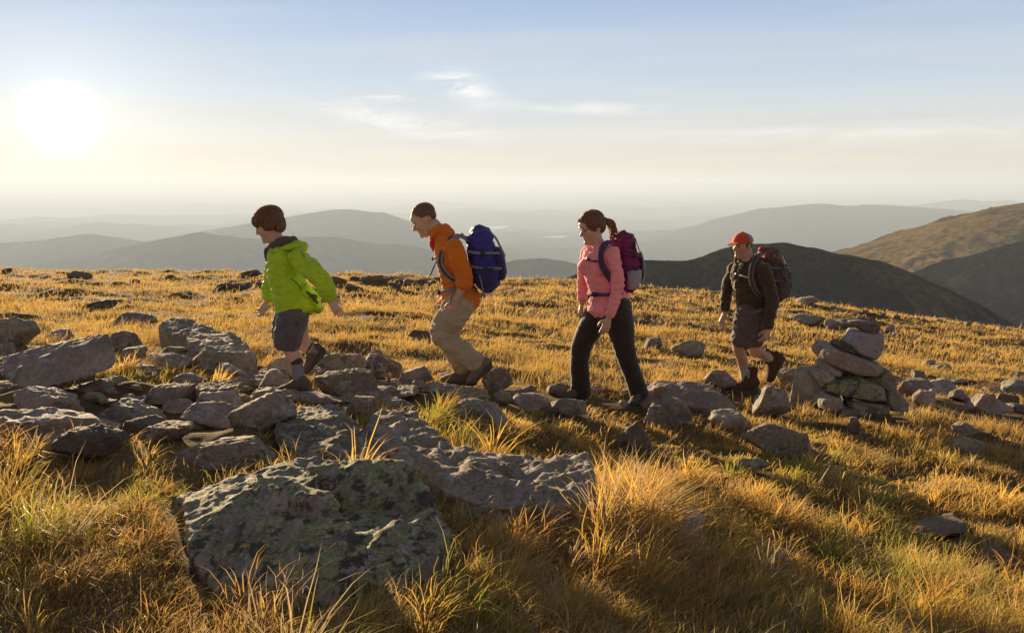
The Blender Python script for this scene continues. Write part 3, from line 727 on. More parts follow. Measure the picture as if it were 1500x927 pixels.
slab([(1300, 572), (1318, 572), (1334, 590), (1334, 606), (1308, 604), (1298, 590)], YC+0.05, 0.4, 'brown stone at the right foot of the cairn', M_rock, 34)
slab([(1206, 563), (1226, 556), (1262, 552), (1300, 568), (1306, 590), (1280, 590), (1235, 582), (1208, 574)], YC, 0.5, 'broad lichen-green slab across the middle of the cairn', M_lichen, 35, 0.5)
slab([(1198, 547), (1212, 541), (1226, 552), (1224, 562), (1206, 563), (1198, 558)], YC+0.02, 0.35, 'small dark wedge at the left side of the cairn above the broad slab', M_half, 36)
slab([(1207, 538), (1214, 532), (1236, 544), (1234, 553), (1222, 553), (1208, 545)], YC+0.03, 0.35, 'thin grey wedge beneath the long tilted slab of the cairn', M_rock, 37)
slab([(1252, 552), (1290, 552), (1300, 562), (1296, 570), (1262, 560)], YC+0.06, 0.4, 'dark filler stone between the two big slabs of the cairn', M_dark, 38)
slab([(1286, 550), (1302, 541), (1314, 552), (1316, 570), (1302, 578), (1290, 566)], YC+0.08, 0.4, 'rounded dark stone at the right side of the cairn', M_half, 39)
slab([(1203, 523), (1212, 509), (1222, 509), (1262, 524), (1296, 536), (1302, 545), (1290, 556), (1262, 553), (1225, 540), (1206, 530)], YC, 0.5, 'long brown slab tilted down to the right, upper part of the cairn', M_rock, 40, 0.5)
slab([(1223, 505), (1232, 501), (1246, 506), (1253, 514), (1248, 519), (1228, 515)], YC+0.06, 0.25, 'small dark stone left of the speckled block of the cairn', M_dark, 41)
slab([(1244, 505), (1254, 485), (1266, 487), (1296, 489), (1299, 496), (1293, 506), (1294, 522), (1286, 530), (1264, 524), (1250, 514)], YC+0.05, 0.3, 'white-speckled block near the top of the cairn', M_speck, 42, 0.5)
slab([(1250, 476), (1262, 471), (1288, 473), (1293, 480), (1288, 488), (1276, 492), (1262, 485)], YC+0.08, 0.28, 'flat dark capstone on top of the cairn', M_dark, 43, 0.6)
# ------------------------------------------------------------------ tools for people and packs
Z3 = Vector((0, 0, 1))
def crs(pts, n=4):
    """smooth curve through the points"""
    P = [Vector(p) for p in pts]; o_ = []
    if len(P) < 3: return [P[0].lerp(P[-1], i/float(n)) for i in range(n+1)]
    E = [P[0]*2-P[1]]+P+[P[-1]*2-P[-2]]
    for i in range(1, len(E)-2):
        for k in range(n):
            t_ = k/float(n); a, b, c, d = E[i-1], E[i], E[i+1], E[i+2]
            o_.append(0.5*((2*b)+(c-a)*t_+(2*a-5*b+4*c-d)*t_*t_+(3*b-a-3*c+d)*t_**3))
    o_.append(P[-1]); return o_
def loft(bm, secs, A_=None, n=20, e=2.0, rnd=True):
    """closed skin through sections (centre, half width along A, half depth)"""
    cs = [Vector(s[0]) for s in secs]; k = len(cs); rings = []
    ext = []
    T = [(cs[min(i+1, k-1)]-cs[max(i-1, 0)]).normalized() for i in range(k)]
    ref = Vector(A_) if A_ is not None else (Vector((0, 1, 0)) if abs(T[0].y) < 0.8 else Vector((1, 0, 0)))
    rows_ = []
    if rnd:
        a, b = secs[0][1], secs[0][2]; q = min(a, b)
        for f_ in (0.9, 0.6): rows_.append((cs[0]-T[0]*q*f_*0.6, a*math.sqrt(1-f_*f_), b*math.sqrt(1-f_*f_), T[0]))
    for i in range(k): rows_.append((cs[i], secs[i][1], secs[i][2], T[i]))
    if rnd:
        a, b = secs[-1][1], secs[-1][2]; q = min(a, b)
        for f_ in (0.6, 0.9): rows_.append((cs[-1]+T[-1]*q*f_*0.6, a*math.sqrt(1-f_*f_), b*math.sqrt(1-f_*f_), T[-1]))
    for c, a, b, t_ in rows_:
        A1 = (ref-t_*ref.dot(t_)).normalized(); B1 = t_.cross(A1)
        r = []
        for j in range(n):
            th = 2*math.pi*j/n; c_, s_ = math.cos(th), math.sin(th)
            x = math.copysign(abs(c_)**(2/e), c_); y = math.copysign(abs(s_)**(2/e), s_)
            r.append(bm.verts.new(c+A1*a*x+B1*b*y))
        rings.append(r)
        if A_ is None: ref = A1
    for i in range(len(rings)-1):
        for j in range(n): bm.faces.new((rings[i][j], rings[i][(j+1) % n], rings[i+1][(j+1) % n], rings[i+1][j]))
    bm.faces.new(list(reversed(rings[0]))); bm.faces.new(rings[-1])
def limb(bm, pts, radii, n=16, sub=4, A_=None, flat=1.0):
    P = crs(pts, sub); m_ = len(P); rr = []
    for i in range(m_):
        t_ = i/float(m_-1)*(len(radii)-1); j = min(int(t_), len(radii)-2); f_ = t_-j; f_ = f_*f_*(3-2*f_)*0.5+f_*0.5
        rr.append(radii[j]*(1-f_)+radii[j+1]*f_)
    loft(bm, [(p, r, r*flat) for p, r in zip(P, rr)], A_, n)
def ell(bm, c, r, X=Vector((1, 0, 0)), Yv=Vector((0, 1, 0)), Zv=Vector((0, 0, 1)), seg=20):
    m4 = Matrix(((X.x*r[0], Yv.x*r[1], Zv.x*r[2], c.x), (X.y*r[0], Yv.y*r[1], Zv.y*r[2], c.y), (X.z*r[0], Yv.z*r[1], Zv.z*r[2], c.z), (0, 0, 0, 1)))
    bmesh.ops.create_uvsphere(bm, u_segments=seg, v_segments=seg//2+2, radius=1, matrix=m4)
def ribbon(bm, pts, width, thick, centre=None, sub=5, side=None):
    P = crs(pts, sub); k = len(P); secs = []
    rings = []
    for i in range(k):
        t_ = (P[min(i+1, k-1)]-P[max(i-1, 0)]).normalized()
        if side is not None: s_ = Vector(side); s_ = (s_-t_*s_.dot(t_)).normalized(); nrm = s_.cross(t_)
        else:
            nrm = P[i]-Vector(centre); nrm = (nrm-t_*nrm.dot(t_)).normalized(); s_ = t_.cross(nrm)
        r = []
        for a, b in ((-1, -1), (-0.8, -1.0), (0.8, -1), (1, -1), (1, 0), (0.85, 1), (0.3, 1), (-0.3, 1), (-0.85, 1), (-1, 0)):
            r.append(bm.verts.new(P[i]+s_*a*width/2+nrm*b*thick/2))
        rings.append(r)
    n = 10
    for i in range(k-1):
        for j in range(n): bm.faces.new((rings[i][j], rings[i][(j+1) % n], rings[i+1][(j+1) % n], rings[i+1][j]))
    bm.faces.new(list(reversed(rings[0]))); bm.faces.new(rings[-1])
def mesh_co(me):
    n = len(me.vertices); co = np.empty(n*3, np.float32); me.vertices.foreach_get('co', co)
    nr = np.empty(n*3, np.float32); me.vertices.foreach_get('normal', nr)
    return co.reshape(-1, 3).astype(float), nr.reshape(-1, 3).astype(float)
def part(name, bm, mat, root, voxel=None, smooth=3, wr=None, label=None, sfac=0.5, parent=None):
    """one mesh under a thing; wr = (amplitude, scale xyz, seed, direction) adds cloth folds"""
    if voxel: me = remesh(bm, voxel, smooth, sfac)
    else:
        me = bpy.data.meshes.new(name); bmesh.ops.recalc_face_normals(bm, faces=bm.faces); bm.to_mesh(me); bm.free()
    co, nr = mesh_co(me)
    if wr:
        for amp, sc_, sd_ in wr:
            P = co*np.array(sc_)+sd_
            q = P + 0.6*np.stack([pnoise(P*0.6+5), pnoise(P*0.6+15), pnoise(P*0.6+25)], 1)
            f_ = (1-np.abs(pnoise(q))*2.2)
            co = co+nr*(amp*(np.clip(f_, -0.5, 1)-0.4))[:, None]
    co = co-np.array(root.location)
    me.vertices.foreach_set('co', co.astype(np.float32).ravel()); me.update(); me.name = name
    o = link(name, me, mat, parent or root)
    if label: o['label'] = label
    return o
def root_at(name, P, label, cat, group=None):
    o = bpy.data.objects.new(name, None); COL.objects.link(o); o.location = P; o.empty_display_size = 0.1
    return tag(o, label, cat, group)

def cloth(name, col, var=0.15, rough=0.85, weave=500, sheen=0.15, fold=0.6, col2=None):
    m = new_mat(name); t = m.node_tree
    v = t.nodes.new('ShaderNodeTexCoord').outputs['Object']
    a = noise_n(t, v, 9, 5, 0.6); f_ = noise_n(t, v, 26, 5, 0.62, 1.4); w_ = noise_n(t, v, weave, 2, 0.5)
    c0 = tuple(x*(1-var) for x in col); c1 = tuple(min(1, x*(1+var)) for x in col)
    c = ramp(t, a, [(0.3, c0), (0.7, c1)])
    if col2: c = mixc(t, ramp(t, noise_n(t, v, 40, 4, 0.6), [(0.5, 0.0), (0.56, 1.0)]), c, col2)
    c = mixc(t, 0.25, c, ramp(t, w_, [(0.3, 0.25), (0.7, 0.75)]), 'OVERLAY')
    nr = bump(t, f_, fold, 0.012); nr = bump(t, w_, 0.35, 0.001, nr)
    p = principled(t, c, rough, 0.25, nr); p.inputs['Sheen Weight'].default_value = sheen
    out(t, p.outputs[0]); return m
def skin_mat(name, col):
    m = new_mat(name); t = m.node_tree; v = t.nodes.new('ShaderNodeTexCoord').outputs['Object']
    a = noise_n(t, v, 18, 4, 0.6)
    c = ramp(t, a, [(0.3, tuple(x*0.88 for x in col)), (0.7, tuple(min(1, x*1.08) for x in col))])
    p = principled(t, c, 0.5, 0.4, bump(t, noise_n(t, v, 300, 3), 0.15, 0.001))
    p.inputs['Subsurface Weight'].default_value = 0.12; p.inputs['Subsurface Radius'].default_value = (0.012, 0.005, 0.003); p.inputs['Subsurface Scale'].default_value = 0.6
    out(t, p.outputs[0]); return m
def hair_mat(name, col):
    m = new_mat(name); t = m.node_tree; v = t.nodes.new('ShaderNodeTexCoord').outputs['Object']
    mp_ = t.nodes.new('ShaderNodeMapping'); mp_.inputs['Scale'].default_value = (1, 1, 0.25); t.links.new(v, mp_.inputs[0])
    a = noise_n(t, mp_.outputs[0], 160, 5, 0.6, 0.6)
    c = ramp(t, a, [(0.3, tuple(x*0.5 for x in col)), (0.7, tuple(x*1.6 for x in col))])
    p = principled(t, c, 0.55, 0.4, bump(t, a, 0.9, 0.004)); p.inputs['Sheen Weight'].default_value = 0.9; p.inputs['Sheen Roughness'].default_value = 0.35; p.inputs['Sheen Tint'].default_value = (1.0, 0.6, 0.3, 1)
    out(t, p.outputs[0]); return m
def plain(name, col, rough=0.6, spec=0.3, bs=0.2):
    m = new_mat(name); t = m.node_tree; v = t.nodes.new('ShaderNodeTexCoord').outputs['Object']
    a = noise_n(t, v, 60, 4, 0.6)
    c = ramp(t, a, [(0.3, tuple(x*0.82 for x in col)), (0.7, tuple(min(1, x*1.12) for x in col))])
    p = principled(t, c, rough, spec, bump(t, a, bs, 0.003)); out(t, p.outputs[0]); return m

M_eye = plain('eye_dark', (0.03, 0.02, 0.015), 0.15, 0.6, 0.0)
M_lip = plain('lips', (0.50, 0.22, 0.17), 0.5)
M_buckle = plain('buckle_plastic', (0.03, 0.03, 0.035), 0.4)
M_sole = plain('rubber_sole', (0.045, 0.038, 0.034), 0.8)

def frame(f, up=Z3):
    f = Vector(f).normalized(); r = f.cross(up).normalized(); u = r.cross(f).normalized(); return r, f, u

def build_head(bm, C, f, H, up=Z3, fem=False, age=1.0):
    """skull, jaw, nose, brow, ears; C = middle of the head. Returns a mapper from head units to world"""
    r, f, u = frame(f, up)
    def W_(x, y, z): return C+r*(x*H)+f*(y*H)+u*(z*H)
    def E(x, y, z, a, b, c): ell(bm, W_(x, y, z), (a*H, b*H, c*H), r, f, u)
    E(0, -0.05, 0.14, 0.325, 0.41, 0.35)
    E(0, 0.10, -0.06, 0.27, 0.27, 0.36)
    loft(bm, [(W_(0, 0.02, -0.18), 0.245*H, 0.24*H), (W_(0, 0.10, -0.30), 0.21*H, 0.215*H), (W_(0, 0.16, -0.40), 0.15*H, 0.155*H), (W_(0, 0.23, -0.44), 0.10*H, 0.11*H)], r)
    E(0, 0.325, -0.405, 0.10, 0.075, 0.075); E(0, 0.325, -0.18, 0.09, 0.05, 0.06); E(0, 0.322, -0.33, 0.10, 0.05, 0.07)                       # chin
    for s_ in (-1, 1):
        E(s_*0.155, 0.235, -0.10, 0.10, 0.10, 0.11)             # cheek
        E(s_*0.325, -0.03, -0.04, 0.028, 0.075, 0.115); E(s_*0.345, -0.055, 0.0, 0.025, 0.06, 0.075)   # ear
        E(s_*0.05, 0.395, -0.145, 0.035, 0.04, 0.032)
        E(s_*0.125, 0.305, 0.085, 0.12, 0.055, 0.035)           # brow
    E(0, 0.27, 0.17, 0.22, 0.11, 0.15)                          # forehead
    nl = 0.455 if age >= 1 else 0.425
    limb(bm, [W_(0, 0.345, 0.06), W_(0, 0.385, -0.03), W_(0, nl, -0.115)], [0.035*H, 0.04*H, 0.05*H], 12)
    E(0, 0.315, -0.235, 0.11, 0.055, 0.085)                     # mouth mound
    E(0, 0.352, -0.225, 0.08, 0.028, 0.02); E(0, 0.342, -0.268, 0.07, 0.030, 0.022)
    return W_, (r, f, u)
def face_bits(root, body, W_, fr, H, brow_mat):
    r, f, u = fr
    for s_ in (-1, 1):
        bm = bmesh.new(); ell(bm, W_(s_*0.125, 0.338, 0.005), (0.05*H, 0.026*H, 0.021*H), r, f, u, 12)
        part('eye', bm, M_eye, root, parent=body)
        bm = bmesh.new(); limb(bm, [W_(s_*0.06, 0.352, 0.085), W_(s_*0.13, 0.348, 0.105), W_(s_*0.20, 0.300, 0.085)], [0.008*H, 0.011*H, 0.006*H], 8)
        part('eyebrow', bm, brow_mat, root, parent=body)
    bm = bmesh.new(); ell(bm, W_(0, 0.358, -0.245), (0.068*H, 0.019*H, 0.022*H), r, f, u, 14)
    part('lips', bm, M_lip, root, parent=body)
def build_hand(bm, wrist, d, n, s=1.0, curl=0.5, thumb=1):
    """palm, four unequal fingers and a thumb; d = towards the fingertips, n = out of the back of the hand"""
    d = Vector(d).normalized(); n = Vector(n); n = (n-d*n.dot(d)).normalized(); t_ = d.cross(n)*thumb   # t_: thumb side
    loft(bm, [(wrist-d*0.012*s, 0.024*s, 0.018*s), (wrist+d*0.02*s, 0.030*s, 0.017*s), (wrist+d*0.05*s, 0.038*s, 0.0155*s), (wrist+d*0.082*s, 0.038*s, 0.0125*s)], t_, 16, 2.4)
    for k, (o_, ln) in enumerate(((0.030, 0.070), (0.0105, 0.080), (-0.0095, 0.075), (-0.0285, 0.060))):
        b0 = wrist+d*(0.080-abs(k-1)*0.003)*s+t_*o_*s
        dd = (d+t_*(o_*3.2)).normalized(); P = [b0-dd*0.012*s, b0]; cu = curl*(0.75+0.18*k); a = 0.0
        for seg_ in (0.45, 0.31, 0.24):
            a += cu*0.85; P.append(P[-1]+(dd*math.cos(a)-n*math.sin(a))*ln*seg_*s)
        limb(bm, P, [0.0088*s, 0.0088*s, 0.0082*s, 0.0075*s, 0.0066*s], 10, 3)
    b0 = wrist+d*0.018*s+t_*0.022*s
    P = [b0, b0+(d*0.55+t_*0.75-n*0.25).normalized()*0.034*s]
    P.append(P[-1]+(d*0.86+t_*0.35-n*0.4).normalized()*0.030*s); P.append(P[-1]+(d*0.95-n*0.45).normalized()*0.024*s)
    limb(bm, P, [0.0135*s, 0.0115*s, 0.0095*s, 0.008*s], 10, 3)
def shoe(root, heel, toe, up, Wd, mat, mat2, lace, high=0.5, name='shoe', tread=None, sock_top=None):
    """heel and toe are on the underside of the sole"""
    heel, toe = Vector(heel), Vector(toe); f = (toe-heel); Ln = f.length; f.normalize()
    u = Vector(up); u = (u-f*u.dot(f)).normalized(); r = f.cross(u)
    bm = bmesh.new()
    st = [(0.03, .60, .34), (0.12, .80, .46), (0.28, .84, .46), (0.42, .84, .40), (0.58, .95, .30), (0.75, 1.0, .23), (0.88, .90, .19), (0.97, .55, .14)]
    loft(bm, [(heel+f*Ln*s_+u*Ln*(h_*0.5+0.06), Wd/2*w_*0.95, Ln*h_*0.5) for s_, w_, h_ in st], r, 20, 2.5)
    # ankle collar and tongue
    c0 = heel+f*Ln*0.2; 
    loft(bm, [(c0+u*Ln*0.25+f*Ln*0.02, Wd*0.42, Ln*0.20), (c0+u*Ln*(high*0.8), Wd*0.38, Ln*0.165), (c0+u*Ln*high, Wd*0.40, Ln*0.17)], r, 18)
    limb(bm, [heel+f*Ln*0.52+u*Ln*0.30, heel+f*Ln*0.42+u*Ln*(high*0.85), heel+f*Ln*0.37+u*Ln*(high+0.06)], [Wd*0.2, Wd*0.22, Wd*0.17], 12, 3, r, 0.5)
    o = part(name, bm, mat, root, 0.0045, 2, wr=[(0.002, (60, 60, 60), 3.0)])
    bm = bmesh.new()
    sp = [(0.0, .62), (0.06, .80), (0.2, .90), (0.42, .82), (0.6, .96), (0.75, 1.06), (0.88, .95), (0.98, .55), (1.0, .35)]
    loft(bm, [(heel+f*Ln*s_+u*(Ln*0.055+(0.02*Ln if s_ > 0.93 else 0)), Wd/2*w_, Ln*0.058) for s_, w_ in sp], r, 16, 5, rnd=False)
    for k in range(9):
        s_ = 0.06+k*0.105; w_ = np.interp(s_, [a for a, b in sp], [b for a, b in sp])
        loft(bm, [(heel+f*Ln*(s_-0.028)+u*0.0, Wd/2*w_*0.93, 0.006), (heel+f*Ln*(s_+0.028)+u*0.0, Wd/2*w_*0.93, 0.006)], r, 8, 6, rnd=False)
    part('sole', bm, mat2 or M_sole, root, parent=o)
    bm = bmesh.new()
    for k in range(5):
        s_ = 0.46+k*0.07; hh = np.interp(s_, [0.42, 0.58, 0.75], [.43, .345, .27])
        a = heel+f*Ln*s_+u*Ln*(hh+0.02); w_ = Wd*0.22
        limb(bm, [a-r*w_-u*0.012-f*0.008, a+u*0.002, a+r*w_-u*0.012+f*0.008], [0.0028]*3, 6, 3)
    for k in range(3):
        s_ = 0.42-k*0.02; a = heel+f*Ln*s_+u*Ln*(0.43+(high-0.42)*(k+1)/3); w_ = Wd*0.24
        limb(bm, [a-r*w_-f*0.02, a+f*0.012, a+r*w_-f*0.02], [0.0028]*3, 6, 3)
    part('laces', bm, lace, root, parent=o)
    # heel and toe overlays in a second tone
    bm = bmesh.new()
    loft(bm, [(heel+f*Ln*0.80+u*Ln*.10, Wd/2*1.0, Ln*.075), (heel+f*Ln*0.9+u*Ln*.10, Wd/2*.9, Ln*.075), (heel+f*Ln*0.99+u*Ln*.09, Wd/2*.5, Ln*.05)], r, 16, 3)
    part('toe_guard', bm, mat2 or M_sole, root, 0.005, 2, parent=o); bm = bmesh.new()
    loft(bm, [(heel-f*Ln*0.01+u*Ln*.14, Wd/2*.5, Ln*.09), (heel+f*Ln*0.12+u*Ln*.14, Wd/2*.86, Ln*.10), (heel+f*Ln*0.24+u*Ln*.13, Wd/2*.89, Ln*.07)], r, 16, 3)
    part('heel_counter', bm, mat2 or M_sole, root, 0.005, 2, parent=o)
    return o
def folds(o_amp=0.006, seed=0.0, s=9.0): return [(o_amp, (s, s, s*1.7), seed), (o_amp*0.5, (s*2.6, s*2.6, s*3.6), seed+4)]

def backpack(label, O, U, Bk, h, w, d, mats, straps, belt=None, sternum=None, tail=None, lidk=1.0, roll=None):
    """mats: shell, lid, pocket, webbing, mesh. straps: list of point lists over the shoulders"""
    U = Vector(U).normalized(); Bk = Vector(Bk); Bk = (Bk-U*Bk.dot(U)).normalized(); Sd = U.cross(Bk)
    root = root_at('backpack', O, label, 'backpack')
    msh, mlid, mpk, mweb, mnet = mats
    def W_(t_, b, s_): return O+U*(t_*h)+Bk*(b*d)+Sd*(s_*w)
    fo = lambda a, sd: [(a, (11, 11, 13), sd), (a*0.5, (26, 26, 30), sd+3)]
    bm = bmesh.new()
    loft(bm, [(W_(0.0, .42, 0), w*.36, d*.30), (W_(.05, .48, 0), w*.45, d*.42), (W_(.25, .52, 0), w*.49, d*.50), (W_(.5, .53, 0), w*.5, d*.50), (W_(.75, .49, 0), w*.47, d*.45), (W_(.92, .44, 0), w*.42, d*.38), (W_(.98, .42, 0), w*.34, d*.3)], Sd, 28, 2.8)
    shell = part('pack_body', bm, msh, root, 0.008, 3, wr=fo(0.012, 2.0))
    bm = bmesh.new()
    loft(bm, [(W_(.86, .46, 0), w*.46, d*.44), (W_(.95, .50, 0), w*.46, d*.48), (W_(1.04, .48, 0), w*.40, d*.40), (W_(1.09*lidk, .45, 0), w*.25, d*.24)], Sd, 26, 2.6)
    lid = part('lid', bm, mlid, root, 0.007, 3, wr=fo(0.009, 7.0))
    bm = bmesh.new()
    loft(bm, [(W_(.10, .98, 0), w*.30, d*.12), (W_(.2, 1.03, 0), w*.37, d*.17), (W_(.45, 1.04, 0), w*.38, d*.18), (W_(.66, .98, 0), w*.33, d*.13)], Sd, 24, 3)
    pocket = part('front_pocket', bm, mpk, root, 0.007, 3, wr=fo(0.008, 5.0))
    for s_ in (-1, 1):
        bm = bmesh.new()
        loft(bm, [(W_(.02, .45, s_*.40), w*.10, d*.26), (W_(.15, .48, s_*.48), w*.10, d*.33), (W_(.34, .50, s_*.50), w*.09, d*.36)], Sd, 20, 2.6)
        part('side_pocket', bm, mnet, root, 0.007, 2, wr=fo(0.006, 9.0))
        for t0, t1 in ((.74, .60), (.46, .30)):
            bm = bmesh.new()
            ribbon(bm, [W_(t0, .06, s_*.46), W_(t0*.6+t1*.4, .35, s_*.535), W_(t0*.3+t1*.7, .75, s_*.51), W_(t1, 1.08, s_*.36)], 0.022, 0.006, centre=W_(.5, .5, 0))
            st_ = part('compression_strap', bm, mweb, root)
            bm = bmesh.new(); c = W_(t0*.45+t1*.55, .56, s_*.545)
            loft(bm, [(c-U*0.014, 0.010, 0.018), (c+U*0.014, 0.010, 0.018)], Sd, 12, 5); part('buckle', bm, M_buckle, root, parent=st_)
    for s_ in (-.2, .2):                               # lid straps down the back
        bm = bmesh.new(); ribbon(bm, [W_(.98, .92, s_), W_(.86, 1.05, s_), W_(.66, 1.16, s_), W_(.5, 1.24, s_)], 0.02, 0.006, centre=W_(.5, .5, 0))
        part('lid_strap', bm, mweb, root)
    bm = bmesh.new(); limb(bm, [W_(.94, .05, -.08), W_(1.05, -.04, -.05), W_(1.05, -.04, .05), W_(.94, .05, .08)], [.008]*4, 8); part('haul_loop', bm, mweb, root)
    for pts, cen in straps:
        bm = bmesh.new(); ribbon(bm, pts, 0.055, 0.014, centre=cen, sub=6)
        sp_ = part('shoulder_strap', bm, mweb, root, 0.005, 3)
        bm = bmesh.new(); q = crs(pts, 6); k = int(len(q)*0.62)
        cdir = (q[k]-Vector(cen)).normalized(); off = [p+(p-Vector(cen)).normalized()*0.010 for p in q[int(len(q)*.25):]]
        ribbon(bm, off, 0.018, 0.005, centre=cen, sub=1); part('webbing', bm, M_webd, root, parent=sp_)
    if belt:
        bm = bmesh.new(); ribbon(bm, belt[0], belt[1], 0.016, centre=belt[2], sub=6); b_ = part('hip_belt', bm, mweb if len(belt) < 4 else belt[3], root, 0.006, 2)
        c = belt[0][len(belt[0])//2]; nd = (c-Vector(belt[2])); nd.z = 0; nd.normalize()
        bm = bmesh.new(); c = c+nd*0.012; side_ = nd.cross(Z3)
        loft(bm, [(c-side_*0.028, 0.020, 0.009), (c+side_*0.028, 0.020, 0.009)], Z3, 12, 5); part('buckle', bm, M_buckle, root, parent=b_)
    if sternum:
        bm = bmesh.new(); ribbon(bm, sternum[0], 0.02, 0.007, centre=sternum[1], sub=4); b_ = part('sternum_strap', bm, sternum[2], root)
        c = sternum[0][len(sternum[0])//2]; nd = (c-Vector(sternum[1])); nd.z = 0; nd.normalize(); side_ = nd.cross(Z3); c = c+nd*0.006
        bm = bmesh.new(); loft(bm, [(c-side_*0.018, 0.013, 0.007), (c+side_*0.018, 0.013, 0.007)], Z3, 12, 5); part('buckle', bm, M_buckle, root, parent=b_)
    if tail:
        for q in tail:
            bm = bmesh.new(); ribbon(bm, q, 0.02, 0.006, side=(0.3, 0.9, 0)); part('strap_end', bm, mweb, root)
    return root, W_
M_webd = cloth('dark_webbing', (0.05, 0.05, 0.06), weave=700, fold=0.2)

def hair_shape(bm, W_, fr, H, style):
    r, f, u = fr
    def E(x, y, z, a, b, c): ell(bm, W_(x, y, z), (a*H, b*H, c*H), r, f, u)
    if style == 'bowl':
        E(0, -0.07, 0.20, 0.385, 0.46, 0.355); E(0, -0.24, -0.02, 0.33, 0.25, 0.34); E(0, 0.24, 0.21, 0.29, 0.20, 0.17)
        for s_ in (-1, 1): E(s_*0.29, -0.05, 0.02, 0.09, 0.20, 0.22); E(s_*0.17, 0.27, 0.17, 0.12, 0.14, 0.13)
        rs_ = np.random.RandomState(3)
        for k in range(34):            # locks over brow, ear and nape
            a = -2.5+5.0*k/33.0; x, y = math.sin(a)*0.34, math.cos(a)*0.40-0.04
            y = min(y, 0.37)
            z1 = 0.10 if abs(a) < 1.0 else (-0.10 if abs(a) < 2.0 else -0.30)
            z1 += rs_.uniform(-0.05, 0.03)
            limb(bm, [W_(x*0.9, y*0.9, 0.35), W_(x*1.08, y*1.06, 0.2), W_(x*1.05, y*1.03, z1)], [0.05*H, 0.055*H, 0.018*H], 8, 3)
    elif style == 'crop':
        E(0, -0.085, 0.185, 0.335, 0.41, 0.335); E(0, -0.27, 0.06, 0.27, 0.185, 0.24)
        for s_ in (-1, 1): E(s_*0.265, -0.05, 0.15, 0.07, 0.15, 0.11)
    elif style == 'tail':
        E(0, -0.07, 0.175, 0.355, 0.44, 0.36); E(0, -0.25, 0.0, 0.30, 0.23, 0.31)
        for s_ in (-1, 1): E(s_*0.27, 0.03, 0.10, 0.09, 0.22, 0.20); limb(bm, [W_(s_*0.04, 0.30, 0.36), W_(s_*0.22, 0.22, 0.22), W_(s_*0.325, 0.0, 0.06), W_(s_*0.27, -0.30, 0.02), W_(0, -0.46, 0.06)], [.05*H, .08*H, .07*H, .07*H, .06*H], 10, 4)
        limb(bm, [W_(0, -0.40, 0.08), W_(0.0, -0.52, 0.10), W_(0.0, -0.62, 0.0)], [.07*H, .05*H, .06*H], 12, 4)
        rs_ = np.random.RandomState(8)
        for k in range(16):
            a, b = rs_.normal()*0.05, rs_.normal()*0.05
            limb(bm, [W_(0, -0.54, 0.06), W_(a, -0.66+b, -0.06), W_(a*1.6, -0.72+b, -0.28), W_(a*1.2, -0.66+b*1.4, -0.46-0.14*rs_.rand())], [.05*H, .06*H, .05*H, .012*H], 8, 3)
# ------------------------------------------------------------------ the four hikers
def face_frame_px(C): return C
# ---------- boy in green
Y0 = 5.7
J = lambda x, y, d=0.0: at(x, y, Y0+d)
Msk_child = skin_mat('skin_child', (0.58, 0.36, 0.25))
Mjk = cloth('green_shell', (0.44, 0.63, 0.02), 0.10, 0.55, fold=0.8, sheen=0.05)
Mcol = cloth('brown_lining', (0.10, 0.075, 0.065)); Msh1 = cloth('slate_shorts', (0.115, 0.095, 0.105), fold=0.7)
Mdkg = cloth('dark_green_print', (0.05, 0.055, 0.03)); Msock = cloth('grey_sock', (0.20, 0.20, 0.23), weave=300, fold=0.3)
Mshoe1 = cloth('brown_grey_shoe', (0.115, 0.085, 0.07), fold=0.3); Mshoe1b = plain('shoe_overlay', (0.07, 0.055, 0.048), 0.7); Mlace = plain('laces', (0.16, 0.14, 0.12), 0.8)
boy = root_at('person', J(440, 560), 'small child with brown bowl-cut hair in a lime green jacket and shorts, stepping over rocks', 'person', 'hikers walking in line')
bm = bmesh.new()
f1 = (-0.93, -0.12, -0.38); C1 = J(394, 329); H1 = 0.222
W1, fr1 = build_head(bm, C1, f1, H1, age=0.8)
limb(bm, [J(399, 338), J(406, 352), J(411, 366)], [.047, .046, .06], 16)
loft(bm, [(J(412, 368), .07, .05), (J(418, 385), .12, .08), (J(428, 425), .11, .08), (J(434, 446), .12, .085)], (0, 1, 0))
# arms
limb(bm, [J(431, 372, -.13), J(466, 408, -.20), J(485, 441, -.17)], [.032, .03, .023]); build_hand(bm, J(484.5, 441, -.17), J(494, 455, -.17)-J(484.5, 441, -.17), (0.35, -0.9, 0.3), .80, .28, thumb=-1)
limb(bm, [J(408, 372, .13), J(397, 415, .17), J(392, 441, .14)], [.04, .035, .022]); build_hand(bm, J(391, 442, .14), J(381, 460, .14)-J(391, 442, .14), (0.6, 0.8, 0), .78, .4, thumb=1)
# legs: front (near) leg, back leg with heel up
limb(bm, [J(432, 448, -.07), J(424, 498, -.08), J(430, 524, -.08), J(438.5, 556, -.09)], [.085, .055, .046, .03])
limb(bm, [J(432, 448, .07), J(441, 496, .08), J(452, 508, .09), J(468, 516, .10)], [.085, .055, .047, .032])
body = part('body', bm, Msk_child, boy, 0.0036, 2); face_bits(boy, body, W1, fr1, H1, M_eye)
bm = bmesh.new(); hair_shape(bm, W1, fr1, H1, 'bowl')
part('hair', bm, hair_mat('hair_brown', (0.13, 0.055, 0.022)), boy, 0.004, 1, wr=[(0.007, (80, 80, 14), 1.0)])
bm = bmesh.new()     # shorts
limb(bm, [J(434, 449, -.05), J(430, 462, -.07), J(424, 484, -.085), J(419.5, 503, -.09)], [.105, .112, .105, .098], 20, flat=0.9)
limb(bm, [J(431, 449, .05), J(424, 462, .07), J(417, 480, .08), J(416, 494, .085)], [.115, .105, .095, .088], 20, flat=0.9)
sh = part('shorts', bm, Msh1, boy, 0.006, 2, wr=folds(.009, 2.0, 8))
